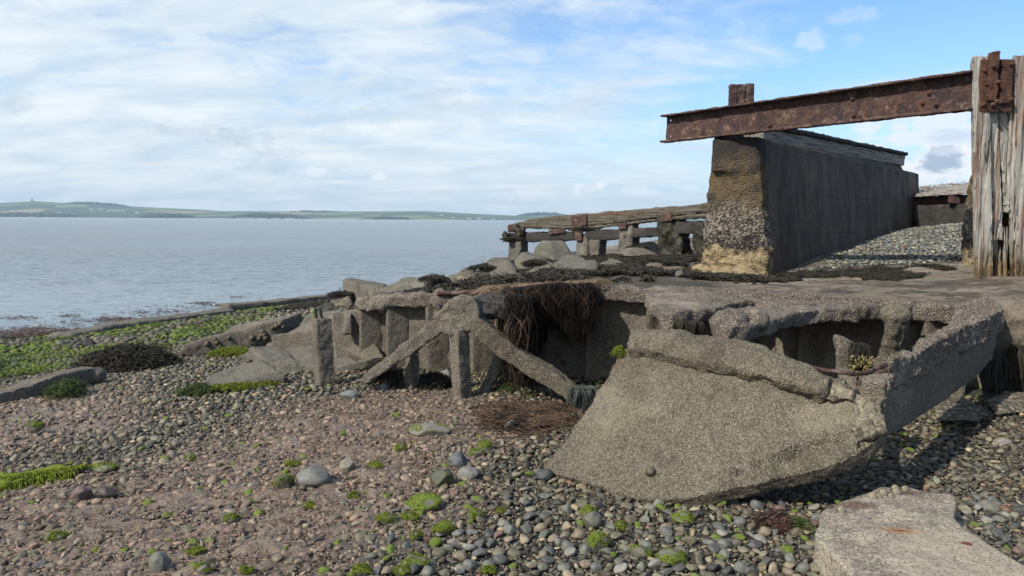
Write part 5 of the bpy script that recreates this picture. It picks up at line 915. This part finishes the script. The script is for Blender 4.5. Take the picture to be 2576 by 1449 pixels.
# counted pebbles share shapes and tints
KIND = [('blue-grey', (.125, .125, .112)), ('dark slate-grey', (.075, .075, .07)), ('greenish-grey', (.15, .155, .125)), ('pale grey', (.25, .24, .20)), ('tan', (.26, .21, .145)), ('olive-brown', (.145, .13, .085)), ('reddish', (.18, .115, .09)), ('moss-capped', (.12, .115, .08))]
PK = A([18, 14, 24, 10, 10, 18, 2, 6]); PK /= PK.sum(); meshes = {}
for k, (nm, cc_) in enumerate(KIND):
    for j in range(5):
        S_ = S3[(k*5+j) % 24]*A((1, random.uniform(.62, .92), random.uniform(.42, .72))); me = mkmesh('pebble', S_, F3); attr(me, 'tone', np.repeat(A([cc_])*random.uniform(.65, 1.0), len(S_), 0)); attr(me, 'moss', np.clip(S_[:, 2]*2.2+.4, 0, 1)*(1. if nm == 'moss-capped' else 0.), 'FLOAT'); me.materials.append(M['stone']); meshes[k, j] = me
for i in pick:
    brn = b_[i] > .5; k = rng.choice(8, p=PK) if not brn else rng.choice([4, 5, 5, 6, 1, 7, 5]); me = meshes[k, int(rng.integers(0, 5))]; o = bpy.data.objects.new('pebble', me); COL.objects.link(o)
    hgt_ = me.vertices and .5; o.scale = (sn[i],)*3; o.location = (xn[i], yn_[i], zq[i]+sn[i]*(.12 if brn else .26)); o.rotation_euler = (rng.normal(0, .2), rng.normal(0, .2), rng.uniform(0, 6.28))
    where = 'half buried in the brown weed-matted ground' if brn else 'loose on the foreground shingle'
    tag(o, f'{KIND[k][0]} rounded pebble {where}', 'pebble', f'{KIND[k][0]} pebbles {where}')
xm, ym, sm = scatter(190000, -9.5, 7, 6.2, 11.5, .012, .048, 3.2, acc, .68); me, _, _ = field('shingle', xm, ym, sm, S1, F1); tag(link('shingle', me, M['stone'], loc=(0, 0, 0)), kind='stuff')
xf, yf, sf = scatter(60000, -13, 1, 11.5, 22, .03, .10, 1.8, acc); me, _, _ = field('shingle', xf, yf, sf, S1, F1); tag(link('shingle', me, M['stone'], loc=(0, 0, 0)), kind='stuff')
nb = 24000; xb = rng.uniform(-5, 2.2, nb*2); yb_ = rng.uniform(2.3, 8.6, nb*2); bb1, _ = masks(xb, yb_); ok = (bb1 > rng.random(nb*2)*.9) & infr(xb, yb_); xb, yb_ = xb[ok][:nb], yb_[ok][:nb]; n = len(xb); sb = rng.uniform(.0045, .014, n)*(1+.4*(rng.random(n) > .9))
me = stones_mesh('grit', xb, yb_, zb(xb, yb_)+.018*rng.random(n), sb, S1, F1, PAL[rng.choice(len(PAL), n, p=PW_)]*rng.uniform(.3, .8, (n, 1))+A((.155, .105, .074))*rng.uniform(.2, 1.2, (n, 1)), np.where(rng.random(n) > .985, 1., 0.), .8, (.3, .8)); me.polygons.foreach_set('use_smooth', np.zeros(len(me.polygons), bool)); tag(link('grit', me, M['stone'], loc=(0, 0, 0)), kind='stuff')
# shingle bank on the slipway
shp = [tuple(V(a, b, c)[:2]) for a, b, c in ((2060, 655, 12.6), (1980, 667, 12.3), (2400, 657, 11.3), (2620, 650, 11.2), (2800, 560, 17), (2430, 560, 22), (2310, 560, 24), (2000, 600, 18))]
xs_, ys_, ss_ = scatter(110000, 4, 13, 10.8, 22, .017, .055, 2.2, lambda x, y: pip(*jit(x, y, .18), shp) & (np.abs(x) < y*.7))
n = len(xs_); me = stones_mesh('shingle_bank', xs_, ys_, zs(xs_, ys_)+.01, ss_, S1, F1, PAL[rng.choice(len(PAL), n, p=PW_)]*rng.uniform(.75, 1.7, (n, 1)), np.zeros(n), .2, (.2, .4)); tag(link('shingle_bank', me, M['stone'], loc=(0, 0, 0)), kind='stuff')
# stones on the right-hand bank
xr, yr, sr = scatter(6000, 3.9, 7, 5.2, 8, .02, .08, 2, lambda x, y: np.abs(x) < y*.75); 
# ------------------------------------------------------------------ mossy and other single stones
def rock(px, py, w, h, mt, label, ms=0., z=0., nm='stone', ang=0., asp=.8, grp=None, tone=None, tuft=True):
    P = VZ(px, py, z); sc_ = P[1]/F; rx = w*sc_/2; rz_ = h*sc_*(.5 if ms > .6 else .62); root = None
    S_ = S3[random.randrange(24)]; v, f_ = ico(4); w_ = v*(1+.14*fbm(v+px*.1, 1.2, 2)+.04*fbm(v+px*.3, 4, 2))[:, None]
    for _ in range(5): nn_ = rng.normal(size=3); nn_ /= np.linalg.norm(nn_); w_ = w_-np.outer(np.maximum(w_ @ nn_-random.uniform(.6, .85), 0)*.9, nn_)
    w_ = w_*A((rx, rx*asp, rz_)); c, s_ = math.cos(ang), math.sin(ang); w_ = w_ @ A(((c, s_, 0), (-s_, c, 0), (0, 0, 1))); w_[:, 2] += rz_*.35
    root = thing(nm, P, label, 'rock', grp) if ms > .3 and tuft else None
    me = mkmesh('body', w_+P, f_); attr(me, 'tone', np.repeat(A([tone or (.11, .105, .08)]), len(w_), 0)); mv = np.clip((w_[:, 2]-rz_*.1)/rz_*1.5+.35, 0, 1)*ms*np.clip(.85+.9*fbm(v+px, 1.6, 3), .1, 1.2); attr(me, 'moss', mv, 'FLOAT')
    o = link('body' if root else nm, me, M[mt], root)
    if not root: return tag(o, label, 'rock', grp)
    L = []; top = np.where(mv > .45)[0]
    if len(top):
        for q in rng.choice(top, min(520, len(top)*3)): b0 = w_[q]+P; n_ = w_[q]-A((0, 0, -rz_*.4)); n_ = n_/np.linalg.norm(n_); d_ = n_*.6+rng.normal(0, .5, 3); L.append([b0, b0+d_*.006, b0+d_*.010+A((0, 0, -.004))])
        if len(L) >= 60: strands('moss', L, .0016, 'moss', root)
    return root
MS = [(1690, 1415, 84, 52, 1.1, 'brightest green moss-covered stone near the bottom edge'), (1505, 1378, 56, 56, .9, 'upright mossy green-and-brown stone beside a pale round pebble'), (1480, 1295, 46, 32, .9, 'small domed stone with thin moss above the olive stone'), (1490, 1320, 58, 36, .35, 'olive rounded stone with little moss, below the small domed one'), (1722, 1310, 62, 28, .9, 'flat mossy stone in the shingle right below the hull panel'), (1608, 1400, 56, 30, .5, 'olive mossy stone left of the brightest green one'), (1060, 1275, 100, 46, .8, 'widest mossy brown boulder in the middle foreground'), (1195, 1300, 40, 30, 1.1, 'round bright moss ball right of the widest mossy boulder'), (1118, 1335, 62, 34, 1.1, 'domed vivid mossy stone below the widest mossy boulder'), (1048, 1355, 34, 24, 1.1, 'small bright mossy stone left of the domed vivid one'), (1260, 1290, 24, 18, 1.1, 'little bright mossy stone right of the round moss ball'), (1220, 1132, 44, 26, .9, 'mossy stone among grey pebbles left of the hull panel foot'), (1195, 1145, 46, 18, .8, 'low yellow-green stone beside the mossy stone near the panel foot'), (1010, 1130, 28, 20, 1.1, 'small bright mossy stone below the flat barnacled rock'), (945, 1175, 34, 22, 1., 'bright mossy stone with a pebble hollow in the brown ground'), (1040, 1418, 66, 30, .9, 'long yellow-green mossy stone at the bottom centre'), (910, 1440, 48, 30, 1.1, 'bright green stone cut by the bottom edge'), (1010, 1440, 40, 20, .9, 'low green stone just right of the bottom cut stone'), (585, 1310, 40, 26, 1., 'bushy green tuft stone in the lower left brown ground'), (265, 1178, 60, 20, .8, 'flat mossy stone right of the green beam'), (140, 1355, 56, 26, .7, 'olive mossy dome in the lower left corner area'), (490, 1390, 44, 18, .9, 'flat mossy stone above the pointed stone'), (480, 1155, 28, 14, 1., 'tiny moss cushion in the middle left'), (780, 1276, 34, 18, 1., 'moss cushion left of centre in the brown ground'), (890, 1252, 28, 20, 1., 'moss cushion beside a brown stone in the brown ground'), (735, 1168, 40, 14, 1., 'thin moss cushion above the barnacled grey boulder'), (90, 1078, 40, 22, .8, 'mossy stone at the left below the long beam'), (800, 1215, 30, 14, .8, 'mossy pebble right of the barnacled boulder'), (1230, 1440, 34, 24, 1., 'green stone at the bottom edge right of centre'), (620, 1440, 30, 22, 1., 'green tuft stone at the bottom edge left of centre'), (970, 1310, 50, 26, 1., 'mossy stone left of the domed vivid stone'), (1030, 1305, 44, 22, 1., 'mossy stone touching the widest boulder from below'), (1560, 1330, 28, 20, .7, 'small olive mossy stone in the right foreground shingle'), (510, 1440, 36, 26, .9, 'moss-topped stone at the bottom edge right of the pointed stone')]
for px, py, w, h, ms, lab in MS: rock(px, py, w*1.02, h*1.1, 'stone', lab, ms*random.uniform(.62, 1.), nm='mossy_stone', ang=random.uniform(-.4, .4), grp=None)
rock(790, 1215, 92, 56, 'stone', 'smooth grey boulder flecked with barnacles in the brown ground', 0, nm='boulder', tone=(.14, .138, .122)); rock(715, 1225, 56, 42, 'stone', 'dark angular rock with a green left side, left of the barnacled boulder', .42, nm='boulder', tone=(.06, .055, .04)); rock(1080, 1090, 110, 32, 'stone', 'flat barnacled rock with a thin green top below the frame', .45, nm='boulder', tone=(.15, .14, .12), asp=.5)
rock(1150, 1168, 64, 42, 'stone', 'bluish grey boulder with barnacles in the middle shingle', .0, nm='boulder', tone=(.09, .095, .1)); rock(1110, 1218, 66, 50, 'stone', 'dark squarish block of stone with green front', .36, nm='boulder', tone=(.05, .05, .035)); rock(1178, 1200, 62, 30, 'stone', 'pale flat-topped boulder right of the dark squarish block', 0, nm='boulder', tone=(.17, .165, .145))
rock(402, 1432, 58, 52, 'stone', 'pointed grey stone standing up in the lower left', .3, nm='boulder', tone=(.12, .12, .10)); rock(875, 1180, 44, 36, 'stone', 'tan angular stone right of the barnacled boulder', 0, nm='boulder', tone=(.20, .185, .14)); rock(205, 1250, 54, 36, 'stone', 'brown weed-draped stone right of the green beam', 0, nm='boulder', tone=(.12, .08, .075)); rock(270, 1250, 46, 32, 'stone', 'dark round weedy stone between two brown ones', 0, nm='boulder', tone=(.06, .045, .035))
rock(1285, 1085, 44, 34, 'stone', 'tilted grey stone with a green tip at the edge of the weed heap', 0, nm='boulder', tone=(.15, .16, .14)); rock(1370, 1200, 48, 30, 'stone', 'dark faceted stone beside the mossy foot of the panel', 0, nm='boulder', tone=(.05, .055, .055)); rock(880, 1000, 48, 22, 'stone', 'blue-grey stone in front of the free-standing post', 0, nm='boulder', tone=(.14, .15, .14)); rock(965, 980, 24, 24, 'stone', 'small angular blue-grey stone by the left brace foot', 0, nm='boulder', tone=(.12, .14, .135)); rock(1125, 950, 40, 24, 'stone', 'smooth round boulder behind the central post', 0, nm='boulder', tone=(.15, .145, .13))
rock(2130, 1290, 50, 40, 'stone', 'dark wedge stone in the shadow beside the pale slab', 0, nm='boulder', tone=(.05, .05, .05)); rock(2520, 1130, 60, 34, 'stone', 'smooth pinkish-grey stone at the right edge', 0, nm='boulder', tone=(.20, .17, .15)); rock(2490, 1290, 70, 40, 'stone', 'rounded olive-grey stone right of the pale slab', 0, nm='boulder', tone=(.13, .125, .10)); rock(2495, 1360, 48, 38, 'stone', 'smooth grey-green stone touching the right side of the pale slab', 0, nm='boulder', tone=(.15, .155, .135))
for k, (px, py) in enumerate(((2480, 768), (2520, 772), (2545, 758), (2500, 780))):
    s = Sh(); P = V(px, py, 7.2-(k == 3)*.3); s.ball(P, (.09, .08, .06)); o = link('stone', s.rough('stone', .012, ((.015, 7),), k), M['conc_dark']); tag(o, 'dark rounded stone on the broken slipway edge at the right', 'rock', 'stones on the slipway edge')
# ------------------------------------------------------------------ colour
vs_ = SC.view_settings; vs_.view_transform = 'Standard'; vs_.look = 'None'; vs_.exposure = EXPO; vs_.gamma = 1
SC.cycles.use_denoising = True; SC.cycles.max_bounces = 6; SC.cycles.volume_bounces = 0
